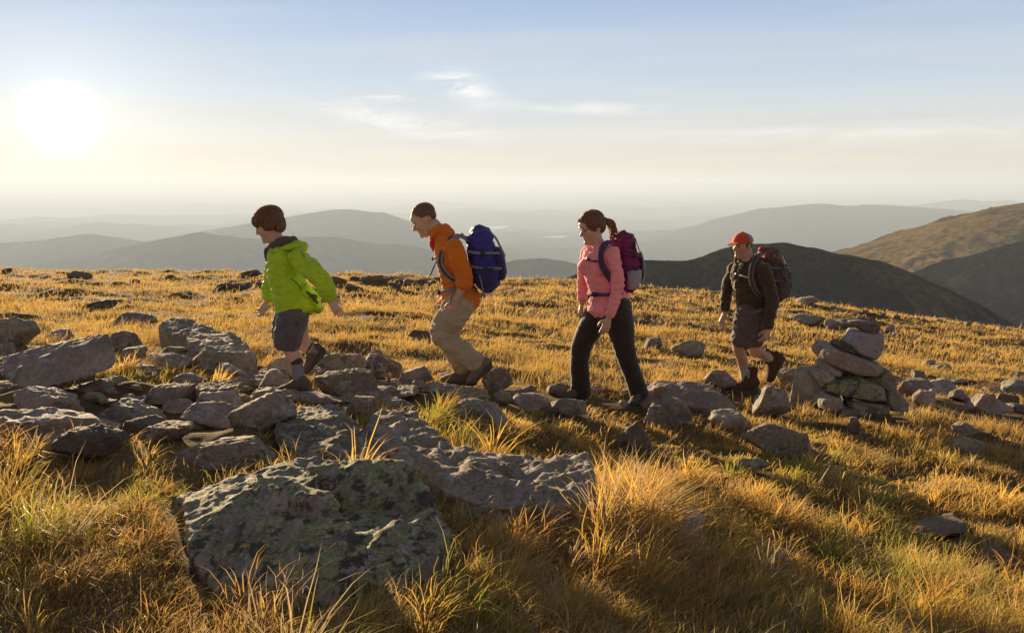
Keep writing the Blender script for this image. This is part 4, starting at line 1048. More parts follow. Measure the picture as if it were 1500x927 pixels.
bm = bmesh.new(); c = J(431, 482, -.195); loft(bm, [(J(433, 470, -.175), .035, .012), (J(428, 492, -.19), .038, .016)], (1, 0, 0), 16, 5); part('cargo_pocket', bm, Msh1, boy, 0.005, 2, wr=folds(.004, 5.0, 14), parent=sh)
bm = bmesh.new(); ell(bm, J(434, 474, -.20), (.008, .004, .008)); part('snap_button', bm, M_buckle, boy, parent=sh)
bm = bmesh.new()     # jacket
loft(bm, [(J(411, 361), .075, .07), (J(414, 369), .135, .09), (J(416, 382), .15, .105), (J(418, 400), .15, .108), (J(424, 420), .148, .11), (J(430, 436), .165, .128), (J(438, 449), .175, .148)], (0, 1, 0), 28, 2.2)
limb(bm, [J(434, 375, -.12), J(448, 388, -.16), J(466, 404, -.20), J(475, 418, -.20), J(483, 436, -.175)], [.062, .066, .062, .058, .045], 20)
limb(bm, [J(410, 375, .12), J(402, 395, .16), J(397, 415, .17), J(394, 436, .145)], [.06, .06, .055, .042], 20)
limb(bm, [J(446, 425, -.08), J(462, 444, -.06), J(466, 452, 0), J(460, 450, .08)], [.055, .035, .028, .03], 14)   # blown-back hem
jk = part('jacket', bm, Mjk, boy, 0.0055, 2, wr=folds(.012, 1.0, 8))
bm = bmesh.new()     # hood and collar lining
limb(bm, [J(396, 362, -.02), J(404, 358, -.075), J(416, 353, -.085), J(428, 354, -.03), J(428, 354, .03), J(416, 354, .08), J(404, 358, .075), J(396, 362, .02)], [.018, .026, .032, .036, .036, .03, .026, .018], 14)
limb(bm, [J(395, 362, -.02), J(396, 372, -.03), J(399, 388, -.035)], [.016, .015, .008], 12); limb(bm, [J(391, 364, .02), J(390, 374, .02), J(393, 388, .0)], [.016, .014, .008], 12)
part('collar', bm, Mcol, boy, 0.0055, 2, wr=folds(.006, 3.0, 14), parent=jk)
bm = bmesh.new()     # bunched green hood behind the neck
limb(bm, [J(420, 362, -.09), J(436, 359, -.07), J(444, 362, 0), J(436, 359, .07)], [.022, .030, .034, .026], 14)
limb(bm, [J(408, 372, -.105), J(418, 363, -.11), J(430, 361, -.09)], [.014, .018, .02], 12)
part('hood', bm, Mjk, boy, 0.0055, 2, wr=folds(.008, 6.0, 12), parent=jk)
bm = bmesh.new()
for k in range(3):
    ribbon(bm, [J(449+k*5, 427+k*6, -.150+k*.012), J(456+k*4, 432+k*5, -.135+k*.016), J(463+k*2, 433+k*6, -.10+k*.016), J(466+k, 438+k*5, -.06)], .016, .008, centre=J(440, 430, .02))
part('stripe_print', bm, Mdkg, boy, 0.004, 1, parent=jk)
bm = bmesh.new(); limb(bm, [J(400, 382, -.1), J(404, 410, -.11), J(415, 446, -.115)], [.0035]*3, 6); part('zipper', bm, Mdkg, boy, parent=jk)
for P_, Q_, s_ in ((J(434, 530, -.085), J(438, 555, -.09), 0), (J(453, 508.5, .09), J(468, 516, .10), 1)):
    bm = bmesh.new(); limb(bm, [P_, P_.lerp(Q_, .5), Q_+(Q_-P_).normalized()*0.02], [.043, .041, .038], 16); so = part('sock', bm, Msock, boy, 0.004, 1, wr=[(.003, (20, 20, 90), 2.0)])
    bm = bmesh.new(); d_ = (Q_-P_).normalized(); limb(bm, [P_-d_*.006, P_+d_*.006], [.046, .046], 18, 1); part('sock_band', bm, Mdkg, boy, parent=so)
shoe(boy, J(452, 574, -.09), J(407, 576, -.12), J(440, 540, -.09)-J(441, 570, -.09), .088, Mshoe1, Mshoe1b, Mlace, .50)
shoe(boy, J(478, 515, .10), J(449, 549, .08), J(462, 505, .09)-J(470, 524, .09), .088, Mshoe1, Mshoe1b, Mlace, .50)

bm = bmesh.new(); limb(bm, [J(441, 368, -.185), J(452, 385, -.218), J(468, 400, -.255)], [.0028]*3, 6); limb(bm, [J(426, 408, -.158), J(434, 414, -.160), J(441, 423, -.162)], [.004]*3, 6); part('seam', bm, Mdkg, boy, 0.003, 0, parent=jk)

# ---------- boy in orange
Y0 = 6.7
Msh2 = cloth('orange_shirt', (0.70, 0.17, 0.012), 0.12, 0.85, fold=0.6); Mtr2 = cloth('khaki_trousers', (0.44, 0.34, 0.24), 0.12, fold=0.8)
Mred = cloth('red_undershirt', (0.62, 0.03, 0.01)); Mnavy = cloth('indigo_pack', (0.045, 0.035, 0.22), 0.2, 0.6, fold=0.9); Mgry = cloth('grey_webbing', (0.22, 0.21, 0.22), weave=700, fold=0.3)
Mnavyd = cloth('dark_indigo_pack', (0.03, 0.028, 0.12), 0.2, 0.6, fold=0.8)
boy2 = root_at('person', J(680, 556), 'teenage boy with cropped hair in an orange shirt and khaki trousers, head bowed', 'person', 'hikers walking in line')
bm = bmesh.new()
f2 = (-0.84, -0.10, -0.52); C2 = J(621, 322); H2 = 0.243
W2, fr2 = build_head(bm, C2, f2, H2)
limb(bm, [J(633, 328), J(642, 338), J(650, 350)], [.055, .055, .068], 16)
loft(bm, [(J(652, 350), .12, .07), (J(660, 378), .14, .09), (J(668, 415), .12, .08), (J(676, 440), .13, .09)], (0, 1, 0))
limb(bm, [J(663, 358, -.15), J(681, 405, -.20), J(677, 420, -.20), J(667.5, 441, -.19)], [.045, .040, .036, .024]); build_hand(bm, J(667, 441, -.19), J(661, 459, -.19)-J(667, 441, -.19), (0.45, -0.85, 0.1), .92, .75, thumb=1)
limb(bm, [J(656, 358, .15), J(668, 402, .20), J(656, 430, .18)], [.045, .038, .024]); build_hand(bm, J(656, 430, .18), J(648, 445, .18)-J(656, 430, .18), (0.4, 0.9, 0), .9, .7, thumb=-1)
limb(bm, [J(676, 446, -.08), J(643, 488, -.09), J(672, 514, -.09), J(696, 535, -.09)], [.09, .06, .05, .035])
limb(bm, [J(674, 446, .08), J(655, 497, .08), J(668, 522, .08), J(679, 546, .07)], [.09, .06, .05, .035])
body = part('body', bm, Msk_child, boy2, 0.0038, 2); face_bits(boy2, body, W2, fr2, H2, M_eye)
bm = bmesh.new(); hair_shape(bm, W2, fr2, H2, 'crop'); part('hair', bm, hair_mat('hair_light_brown', (0.13, 0.07, 0.035)), boy2, 0.004, 2, wr=[(0.003, (140, 140, 140), 1.0)])
bm = bmesh.new()
limb(bm, [J(677, 438, -.06), J(664, 462, -.085), J(648, 483, -.09), J(655, 500, -.09), J(678, 516, -.09), J(699, 531, -.09)], [.125, .115, .098, .085, .083, .078], 20)
limb(bm, [J(674, 438, .06), J(664, 462, .08), J(657, 492, .08), J(668, 518, .08), J(680, 540, .07)], [.125, .11, .09, .08, .078], 20)
tr_ = part('trousers', bm, Mtr2, boy2, 0.0065, 2, wr=folds(.010, 3.0, 8))
bm = bmesh.new(); loft(bm, [(J(664, 455, -.17), .05, .018), (J(656, 470, -.19), .052, .02)], (0.9, 0, -.5), 16, 5); part('cargo_pocket', bm, Mtr2, boy2, 0.005, 2, wr=folds(.004, 5.0, 12), parent=tr_)
bm = bmesh.new()
loft(bm, [(J(648, 345), .085, .065), (J(653, 353), .15, .095), (J(659, 372), .17, .118), (J(664, 395), .165, .118), (J(670, 418), .155, .118), (J(674, 434), .165, .145), (J(677, 443), .17, .158)], (0, 1, 0), 28, 2.2)
limb(bm, [J(663, 360, -.14), J(670, 378, -.18), J(679, 400, -.205), J(680, 414, -.205)], [.072, .070, .064, .060], 20)
limb(bm, [J(656, 360, .14), J(664, 385, .19), J(668, 408, .20)], [.068, .062, .058], 20)
limb(bm, [J(640, 352, -.03), J(641, 368, -.035), J(643, 385, -.03)], [.02, .02, .015], 12)
st2 = part('shirt', bm, Msh2, boy2, 0.006, 2, wr=folds(.010, 8.0, 8))
bm = bmesh.new(); limb(bm, [J(632, 350, -.01), J(635, 341, -.055), J(643, 334, -.065), J(650, 333, 0), J(643, 334, .065), J(635, 341, .055), J(632, 350, .01)], [.016, .024, .028, .028, .028, .024, .016], 14); limb(bm, [J(648, 336), J(652, 346)], [.07, .085], 18)
part('collar', bm, Msh2, boy2, 0.0055, 2, wr=folds(.004, 4.0, 14), parent=st2)
bm = bmesh.new(); limb(bm, [J(680, 410, -.207), J(679.5, 418, -.207)], [.066, .066], 20, 2); part('rolled_cuff', bm, Msh2, boy2, 0.005, 2, wr=folds(.004, 6.0, 18), parent=st2)
bm = bmesh.new(); limb(bm, [J(636, 350), J(635, 358), J(638, 368)], [.03, .034, .02], 14); part('undershirt', bm, Mred, boy2, 0.005, 2)
Mshoe2 = cloth('tan_grey_shoe', (0.17, 0.13, 0.10), fold=0.3); Mshoe2b = plain('tan_shoe_overlay', (0.09, 0.07, 0.055), 0.7)
shoe(boy2, J(722, 537, -.09), J(688, 566, -.11), J(698, 525, -.09)-J(710, 545, -.09), .10, Mshoe2, Mshoe2b, Mlace, .48)
shoe(boy2, J(698, 563, .07), J(645, 563, .04), J(679, 540, .07)-J(680, 560, .07), .10, Mshoe2, Mshoe2b, Mlace, .46)
Up2 = J(684, 338)-J(700, 428); 
bp2, WB = backpack('indigo backpack with grey straps worn by the boy in orange', J(693, 422, .0), Up2, (1, 0, 0.12), .41, .29, .235, (Mnavy, Mnavy, Mnavyd, Mgry, Mnavyd),
   [([J(688, 352, -.08), J(673, 345.5, -.095), J(659, 349.5, -.12), J(648, 366, -.14), J(645, 385, -.15), J(653, 400, -.165), J(668, 411, -.165), J(690, 414, -.10)], J(668, 382, 0)),
    ([J(688, 352, .08), J(673, 345.5, .095), J(659, 349.5, .12), J(646, 366, .14), J(644, 385, .15), J(652, 400, .165), J(668, 411, .165), J(690, 414, .10)], J(668, 382, 0))],
   belt=([J(690, 421, -.12), J(676, 424, -.175), J(656, 426, -.13), J(646, 428, 0), J(656, 426, .13), J(676, 424, .175), J(690, 421, .12)], .035, J(670, 425, 0)),
   sternum=([J(645, 376, -.135), J(637, 378, -.06), J(635, 379, 0), J(637, 378, .06), J(645, 376, .135)], J(662, 380, 0), Mgry),
   tail=[[J(641, 382, -.11), J(636, 390, -.13), J(630, 404, -.13)], [J(667, 412, -.19), J(662, 428, -.21), J(660, 446, -.215)], [J(702, 402, -.17), J(706, 418, -.175), J(709, 436, -.17)]])

# ---------- woman in pink
Y0 = 7.1
Msk_w = skin_mat('skin_woman', (0.60, 0.37, 0.26)); Mpink = cloth('coral_pink_knit', (0.92, 0.30, 0.31), 0.08, 0.9, weave=260, sheen=0.3, fold=0.45)
Mtr3 = cloth('dark_brown_trousers', (0.036, 0.024, 0.02), 0.15, 0.8, fold=0.6, sheen=0.3)
Mmag = cloth('plum_pack', (0.20, 0.012, 0.085), 0.2, 0.6, fold=0.9); Mmagd = cloth('dark_plum_pack', (0.12, 0.01, 0.06), 0.2, 0.6); Mnet = cloth('pale_mesh', (0.32, 0.31, 0.33), weave=260)
Mplum = cloth('plum_webbing', (0.13, 0.03, 0.10), weave=700)
wom = root_at('person', J(890, 585), 'woman with a ponytail in a coral pink long-sleeved top and dark trousers', 'person', 'hikers walking in line')
bm = bmesh.new()
f3 = (-0.84, -0.44, -0.32); C3 = J(866.5, 333); H3 = 0.262
W3, fr3 = build_head(bm, C3, f3, H3, fem=True)
R3 = Vector((-0.65, 0.77, 0)); F3 = Vector((-0.77, -0.65, 0))
limb(bm, [J(871, 341, .01), J(874, 353), J(877, 366)], [.054, .05, .062], 16)
loft(bm, [(J(877, 364), .13, .06), (J(880, 388), .13, .09), (J(888, 428), .12, .09), (J(892, 452), .14, .10)], R3)
limb(bm, [J(898, 367, -.13), J(905, 418, -.18), J(892, 466, -.23)], [.045, .037, .024]); build_hand(bm, J(891.5, 467, -.23), J(884, 490, -.24)-J(891.5, 467, -.23), (0.2, -1, 0), .98, .32, thumb=1)
limb(bm, [J(860, 367, .15), J(854, 418, .20), J(852, 446, .15)], [.045, .036, .023]); build_hand(bm, J(852, 447, .15), J(848, 463, .13)-J(852, 447, .15), (-.9, .3, 0), .92, .5, thumb=-1)
limb(bm, [J(883, 456, .08), J(851, 503, .03), J(850, 540, .05), J(851, 574, .06)], [.09, .06, .05, .035])
limb(bm, [J(902, 456, -.08), J(915, 512, -.06), J(926, 545, -.03), J(938, 580, 0)], [.09, .06, .05, .035])
body = part('body', bm, Msk_w, wom, 0.0038, 2); face_bits(wom, body, W3, fr3, H3, M_eye)
bm = bmesh.new(); hair_shape(bm, W3, fr3, H3, 'tail'); hr = part('hair', bm, hair_mat('hair_auburn', (0.15, 0.06, 0.022)), wom, 0.004, 1, wr=[(0.006, (75, 75, 18), 1.0)])
bm = bmesh.new(); ell(bm, W3(0, -0.52, 0.08), (.02, .02, .02)); part('hair_tie', bm, M_buckle, wom, parent=hr)
bm = bmesh.new()
limb(bm, [J(885, 447, .06), J(872, 470, .06), J(854, 500, .03), J(849, 530, .04), J(850, 555, .05), J(851, 577, .06)], [.135, .118, .092, .080, .083, .092], 20)
limb(bm, [J(900, 447, -.06), J(908, 475, -.08), J(914, 507, -.06), J(922, 535, -.04), J(931, 560, -.02), J(937, 579, 0)], [.138, .122, .092, .078, .076, .082], 20)
loft(bm, [(J(892, 440), .16, .135), (J(893, 452), .175, .145), (J(893, 464), .165, .135)], R3)
part('trousers', bm, Mtr3, wom, 0.0065, 6, wr=folds(.0035, 3.0, 5))
bm = bmesh.new()
loft(bm, [(J(876, 360), .085, .06), (J(877, 365), .15, .085), (J(878, 376), .17, .115), (J(879, 388), .168, .135), (J(881, 397), .165, .135), (J(885, 412), .155, .125), (J(889, 428), .155, .125), (J(891, 440), .185, .155), (J(892, 452), .195, .168)], R3, 28, 2.1)
for s_ in (-1, 1): ell(bm, J(877, 391)+R3*(s_*.075)+F3*.075, (.07, .065, .075), R3, F3, Z3)
limb(bm, [J(896, 369, -.13), J(901, 392, -.165), J(905, 418, -.185), J(899, 444, -.21), J(893, 462, -.225)], [.066, .060, .053, .045, .037], 20)
limb(bm, [J(862, 369, .14), J(857, 392, .19), J(854, 418, .20), J(852, 440, .16)], [.062, .055, .049, .037], 20)
tp = part('top', bm, Mpink, wom, 0.006, 3, wr=folds(.008, 8.0, 8))
bm = bmesh.new(); limb(bm, [J(866, 366)+F3*.02, J(866, 362)+R3*.05, J(876, 356)+R3*.07, J(884, 356)-F3*.02, J(881, 358)-R3*.07, J(872, 364)-R3*.04+F3*.02, J(866, 366)+F3*.02], [.009]*7, 10); part('neckline', bm, Mpink, wom, parent=tp)
Mshoe3 = cloth('grey_brown_shoe', (0.10, 0.08, 0.07), fold=0.3)
shoe(wom, J(858, 585, .06), J(822, 588, -.05), J(851, 565, .06)-J(852, 584, .06), .095, Mshoe3, Mshoe1b, Mlace, .42)
shoe(wom, J(946, 580, 0), J(925, 596, -.12), J(936, 570, 0)-J(940, 588, 0), .095, Mshoe3, Mshoe1b, Mlace, .42)
ct3 = J(884, 390, 0)
bp3, WB = backpack('plum backpack with grey mesh sides worn by the woman in pink', J(903, 424, .06), J(896, 347)-J(903, 425), -F3+Vector((0.25, -.1, 0)), .42, .28, .20, (Mmag, Mmag, Mmagd, Mplum, Mnet),
   [([J(901, 357, .0), J(893, 354, -.09), J(885, 359, -.15), J(880, 372, -.20), J(882, 388, -.225), J(890, 402, -.20), J(898, 414, -.13)], ct3),
    ([J(884, 352, .10), J(872, 353, .11), J(862, 358, .10), J(857, 372, .06), J(856, 388, .05), J(857, 404, .10), J(872, 414, .18)], ct3)],
   belt=([J(912, 429, -.12), J(902, 430, -.18), J(886, 432, -.18), J(872, 431, -.13), J(864, 430, -.03), J(862, 428, .08), J(868, 426, .16)], .032, J(889, 430, 0), Mplum),
   sternum=([J(880, 383, -.22), J(870, 382, -.17), J(862, 380, -.08), J(857, 379, .04)], J(882, 384, 0), Mplum),
   tail=[[J(864, 431, -.05), J(861, 437, -.06), J(858, 441, -.06)]])
bm = bmesh.new(); ell(bm, WB(.86, .62, -.46), (.02, .012, .026)); ell(bm, WB(.80, .62, -.47), (.014, .01, .014)); part('key_charm', bm, M_buckle, bp3, 0.003, 1)
# pale mesh panel along the outer edge of the pack
bm = bmesh.new(); ribbon(bm, [WB(.05, .9, -.42), WB(.25, 1.08, -.42), WB(.5, 1.12, -.40), WB(.72, 1.02, -.38)], .05, .014, centre=WB(.4, .4, 0)); part('mesh_panel', bm, Mnet, bp3, 0.005, 2)

# ---------- man in brown
Y0 = 9.0
Msk_m = skin_mat('skin_man', (0.50, 0.29, 0.19)); Mbr = cloth('dark_olive_fleece', (0.062, 0.040, 0.022), 0.15, 0.95, weave=240, sheen=0.35, fold=0.45); Msh4 = cloth('brown_grey_shorts', (0.125, 0.085, 0.075), 0.12, fold=0.7)
Mpk4 = cloth('brown_pack', (0.075, 0.048, 0.042), 0.25, 0.7, fold=0.9); Mpk4b = cloth('rust_pack_lid', (0.10, 0.03, 0.022), 0.25, 0.7, fold=0.9, col2=(0.16, 0.14, 0.12)); Mwb4 = cloth('taupe_webbing', (0.13, 0.105, 0.095), weave=700)
Mwht = cloth('pale_webbing', (0.42, 0.38, 0.34), weave=700, fold=0.2)
man = root_at('person', J(1098, 572), 'man in a red and grey cap, dark long-sleeved fleece and shorts', 'person', 'hikers walking in line')
R4 = Vector((-0.76, 0.64, 0)).normalized(); F4 = Vector((-0.64, -0.76, 0)).normalized()
bm = bmesh.new()
f4 = (-0.86, -0.50, -0.10); C4 = J(1087.5, 359.5); H4 = 0.262
W4, fr4 = build_head(bm, C4, f4, H4)
limb(bm, [J(1092, 366, .02), J(1094, 376), J(1097, 388)], [.068, .066, .08], 16)
loft(bm, [(J(1097, 386), .16, .08), (J(1098, 410), .16, .10), (J(1101, 450), .14, .10), (J(1100, 465), .15, .11)], R4)
limb(bm, [J(1119, 391, -.15), J(1131, 440, -.20), J(1125, 482, -.28)], [.055, .046, .030]); build_hand(bm, J(1124, 484, -.28), J(1119, 500, -.33)-J(1124, 484, -.28), (0.6, -.8, 0.1), 1.08, .65, thumb=1)
limb(bm, [J(1075, 390, .17), J(1065, 424, .22), J(1062, 459, .10)], [.055, .044, .028]); build_hand(bm, J(1061, 461, .10), J(1055, 477, .06)-J(1061, 461, .10), (-.7, -.5, .1), 1.05, .55, thumb=-1)
limb(bm, [J(1094, 468, -.09), J(1082, 505, -.16), J(1087, 526, -.13), J(1092.5, 556, -.13)], [.10, .066, .058, .038])
limb(bm, [J(1104, 468, .09), J(1104, 510, .10), J(1113, 517, .14), J(1128, 526, .20)], [.10, .066, .058, .040])
body = part('body', bm, Msk_m, man, 0.0042, 2); face_bits(man, body, W4, fr4, H4, M_eye)
bm = bmesh.new(); E4 = lambda x, y, z, a, b, c: ell(bm, W4(x, y, z), (a*H4, b*H4, c*H4), *fr4)
E4(0, -0.22, 0.02, 0.29, 0.22, 0.24); E4(.27, -.04, .06, .07, .14, .13); E4(-.27, -.04, .06, .07, .14, .13); part('hair', bm, hair_mat('hair_dark', (0.045, 0.028, 0.018)), man, 0.004, 2)
# cap
def cap_half(front):
    bm = bmesh.new(); n, m_ = 22, 14; g = []
    for i in range(m_+1):
        ph = math.pi/2*i/m_; row = []
        for j in range(n+1):
            th = (math.pi*j/n if front else math.pi+math.pi*j/n)
            x = math.cos(th)*math.cos(ph)*.375; y = math.sin(th)*math.cos(ph)*.455-.04; z = .13+math.sin(ph)*.41*(1.0-.1*(math.sin(th) < 0))
            sq = 1+0.012*(abs(math.sin(3*th)) < .12)
            row.append([(x*s_, (y+.04)*s_-.04 + (.02 if front else -.0), .13+(z-.13)*s_) for s_ in (1.0*sq, .95)])
        g.append(row)
    for lay in (0, 1):
        V = [[bm.verts.new(W4(*g[i][j][lay])) for j in range(n+1)] for i in range(m_+1)]
        for i in range(m_):
            for j in range(n):
                try: bm.faces.new((V[i][j], V[i][j+1], V[i+1][j+1], V[i+1][j]))
                except ValueError: pass
        if lay == 0: V0 = V
    for j in range(n): bm.faces.new((V0[0][j], V[0][j], V[0][j+1], V0[0][j+1]))
    bmesh.ops.remove_doubles(bm, verts=bm.verts, dist=1e-5)
    return bm
Mcapr = cloth('red_orange_cap', (0.62, 0.075, 0.02), .1, .85, fold=.3); Mcapg = cloth('grey_cap_mesh', (0.24, 0.25, 0.29), .15, .9, weave=220, fold=.2)
cap = part('cap', cap_half(True), Mcapr, man)
part('mesh_back', cap_half(False), Mcapg, man, parent=cap)
bm = bmesh.new(); loft(bm, [(W4(0, .34, .165), .33*H4, .022*H4), (W4(0, .50, .15), .31*H4, .022*H4), (W4(0, .64, .12), .24*H4, .02*H4), (W4(0, .72, .10), .12*H4, .016*H4)], fr4[0], 18, 2.2); part('brim', bm, Mcapr, man, 0.004, 1, parent=cap)
bm = bmesh.new(); ell(bm, W4(0, -.04, .54), (.02*H4*2, .02*H4*2, .015*H4), *fr4, seg=12); part('button', bm, Mcapr, man, parent=cap)
bm = bmesh.new()
limb(bm, [J(1096, 460, -.06), J(1090, 482, -.11), J(1085, 503, -.155)], [.150, .128, .110], 20)
limb(bm, [J(1106, 460, .06), J(1104, 482, .09), J(1104, 502, .10)], [.145, .122, .10], 20)
loft(bm, [(J(1101, 451), .165, .135), (J(1101, 464), .185, .15), (J(1100, 476), .175, .14)], R4)
sh4 = part('shorts', bm, Msh4, man, 0.007, 2, wr=folds(.012, 2.0, 7))
bm = bmesh.new()
loft(bm, [(J(1096, 381), .10, .075), (J(1097, 387), .17, .10), (J(1098, 398), .205, .13), (J(1098, 412), .20, .14), (J(1100, 428), .18, .13), (J(1102, 444), .17, .13), (J(1102, 456), .175, .14)], R4, 28, 2.2)
limb(bm, [J(1117, 393, -.14), J(1125, 415, -.18), J(1131, 440, -.205), J(1128, 462, -.25), J(1125, 479, -.275)], [.082, .076, .068, .058, .048], 20)
limb(bm, [J(1077, 392, .16), J(1070, 408, .20), J(1065, 424, .22), J(1063, 441, .16), J(1062, 455, .115)], [.078, .070, .062, .054, .044], 20)
fl4 = part('fleece', bm, Mbr, man, 0.0065, 3, wr=folds(.011, 8.0, 7))
bm = bmesh.new()
limb(bm, [J(1088, 388)+F4*.05, J(1084, 384)+R4*.05, J(1092, 377)+R4*.075, J(1103, 376)-F4*.03, J(1104, 379)-R4*.075, J(1097, 386)-R4*.05+F4*.04, J(1090, 391)+F4*.06], [.013, .018, .02, .02, .02, .018, .013], 12)
limb(bm, [J(1090, 388)+F4*.09, J(1088, 398)+F4*.10], [.012, .010], 10); part('collar', bm, Mbr, man, 0.005, 2, parent=fl4)
bm = bmesh.new(); limb(bm, [J(1091, 386)+F4*.07, J(1090, 392)+F4*.10], [.022, .012], 10); part('undershirt', bm, cloth('pale_undershirt', (0.35, 0.28, 0.22)), man, parent=fl4)
for P_, Q_ in ((J(1091, 542, -.13), J(1092, 556, -.13)), (J(1121, 520.5, .17), J(1130, 527, .205))):
    bm = bmesh.new(); limb(bm, [P_, P_.lerp(Q_, .5), Q_], [.055, .052, .050], 16); part('sock', bm, Mwht, man, 0.004, 1, wr=[(.004, (20, 20, 80), 2.0)])
Mboot = cloth('brown_boot', (0.085, 0.042, 0.022), fold=.4, sheen=.0)
shoe(man, J(1108, 576, -.10), J(1069, 578, -.28), J(1093, 550, -.13)-J(1095, 574, -.13), .118, Mboot, Mshoe1b, Mlace, .70, name='boot')
shoe(man, J(1149, 524, .22), J(1129, 561, .14), J(1130, 526, .20)-J(1142, 534, .20), .118, Mboot, Mshoe1b, Mlace, .68, name='boot')
ct4 = J(1101, 415, 0)
bp4, WB = backpack('bulky brown backpack with a rust-coloured lid worn by the man in the cap', J(1122, 440, .12), J(1110, 366)-J(1124, 440), (0.9, .45, .0), .48, .33, .27, (Mpk4, Mpk4b, Mpk4, Mwb4, Mpk4),
   [([J(1120, 372, .02), J(1114, 372, -.09), J(1106, 380, -.17), J(1101, 395, -.225), J(1101, 412, -.24), J(1108, 428, -.22), J(1120, 436, -.12)], ct4),
    ([J(1096, 372, .14), J(1084, 376, .13), J(1077, 384, .10), J(1073, 398, .06), J(1074, 412, .04), J(1077, 428, .1), J(1086, 436, .16)], ct4)],
   belt=([J(1124, 455, -.14), J(1113, 455, -.21), J(1098, 458, -.21), J(1086, 459, -.13), J(1079, 457, -.02), J(1078, 453, .08)], .045, J(1101, 455, 0), Mwb4),
   sternum=([J(1101, 408, -.235), J(1090, 405, -.19), J(1080, 402, -.08), J(1073, 400, .05)], J(1098, 404, 0), Mwht),
   tail=[[J(1085, 460, -.16), J(1090, 464, -.18), J(1093, 470, -.18)], [J(1083, 432, -.03), J(1084, 440, -.04), J(1082, 448, -.04)]])
bm = bmesh.new(); ribbon(bm, [WB(.95, .1, -.3), WB(1.06, .3, -.25), WB(1.13, .5, -.1), WB(1.10, .75, .1), WB(1.0, .95, .2)], .05, .02, centre=WB(.5, .5, 0)); ell(bm, WB(1.12, .4, 0), (.07, .05, .028)); part('jacket_roll', bm, cloth('red_orange_roll', (0.34, .05, .02)), bp4, 0.006, 2, wr=folds(.01, 4, 16))
# ------------------------------------------------------------------ grass
import time
_t0 = time.time()
# cells covered by rocks, grown by one cell
oc = occ.copy()
for _ in range(1):
    oc2 = oc.copy(); oc2[1:] |= oc[:-1]; oc2[:-1] |= oc[1:]; oc2[:, 1:] |= oc[:, :-1]; oc2[:, :-1] |= oc[:, 1:]; oc = oc2
def covered(x, y):
    i = ((x-OCC_X0)/OCC_RES).astype(int); j = ((y-OCC_Y0)/OCC_RES).astype(int)
    ok = (i >= 0) & (i < oc.shape[0]) & (j >= 0) & (j < oc.shape[1])
    r = np.zeros(len(x), bool); r[ok] = oc[i[ok], j[ok]]; return r
FEET = []
def path_mask(x, y):
    """1 on the trodden rocky path under the hikers"""
    u = x/np.maximum(y, 1); px = 750+u*F
    yc = np.interp(px, [-200, 0, 250, 430, 700, 900, 1110, 1300, 1500, 1800], [4.9, 4.9, 4.7, 5.5, 6.4, 7.0, 8.5, 8.6, 8.9, 9.3])
    wd = np.interp(px, [0, 300, 430, 700, 1000, 1300, 1500], [1.1, 1.0, 0.75, 0.45, 0.5, 0.35, 0.45])
    return np.exp(-((y-yc)/wd)**2)
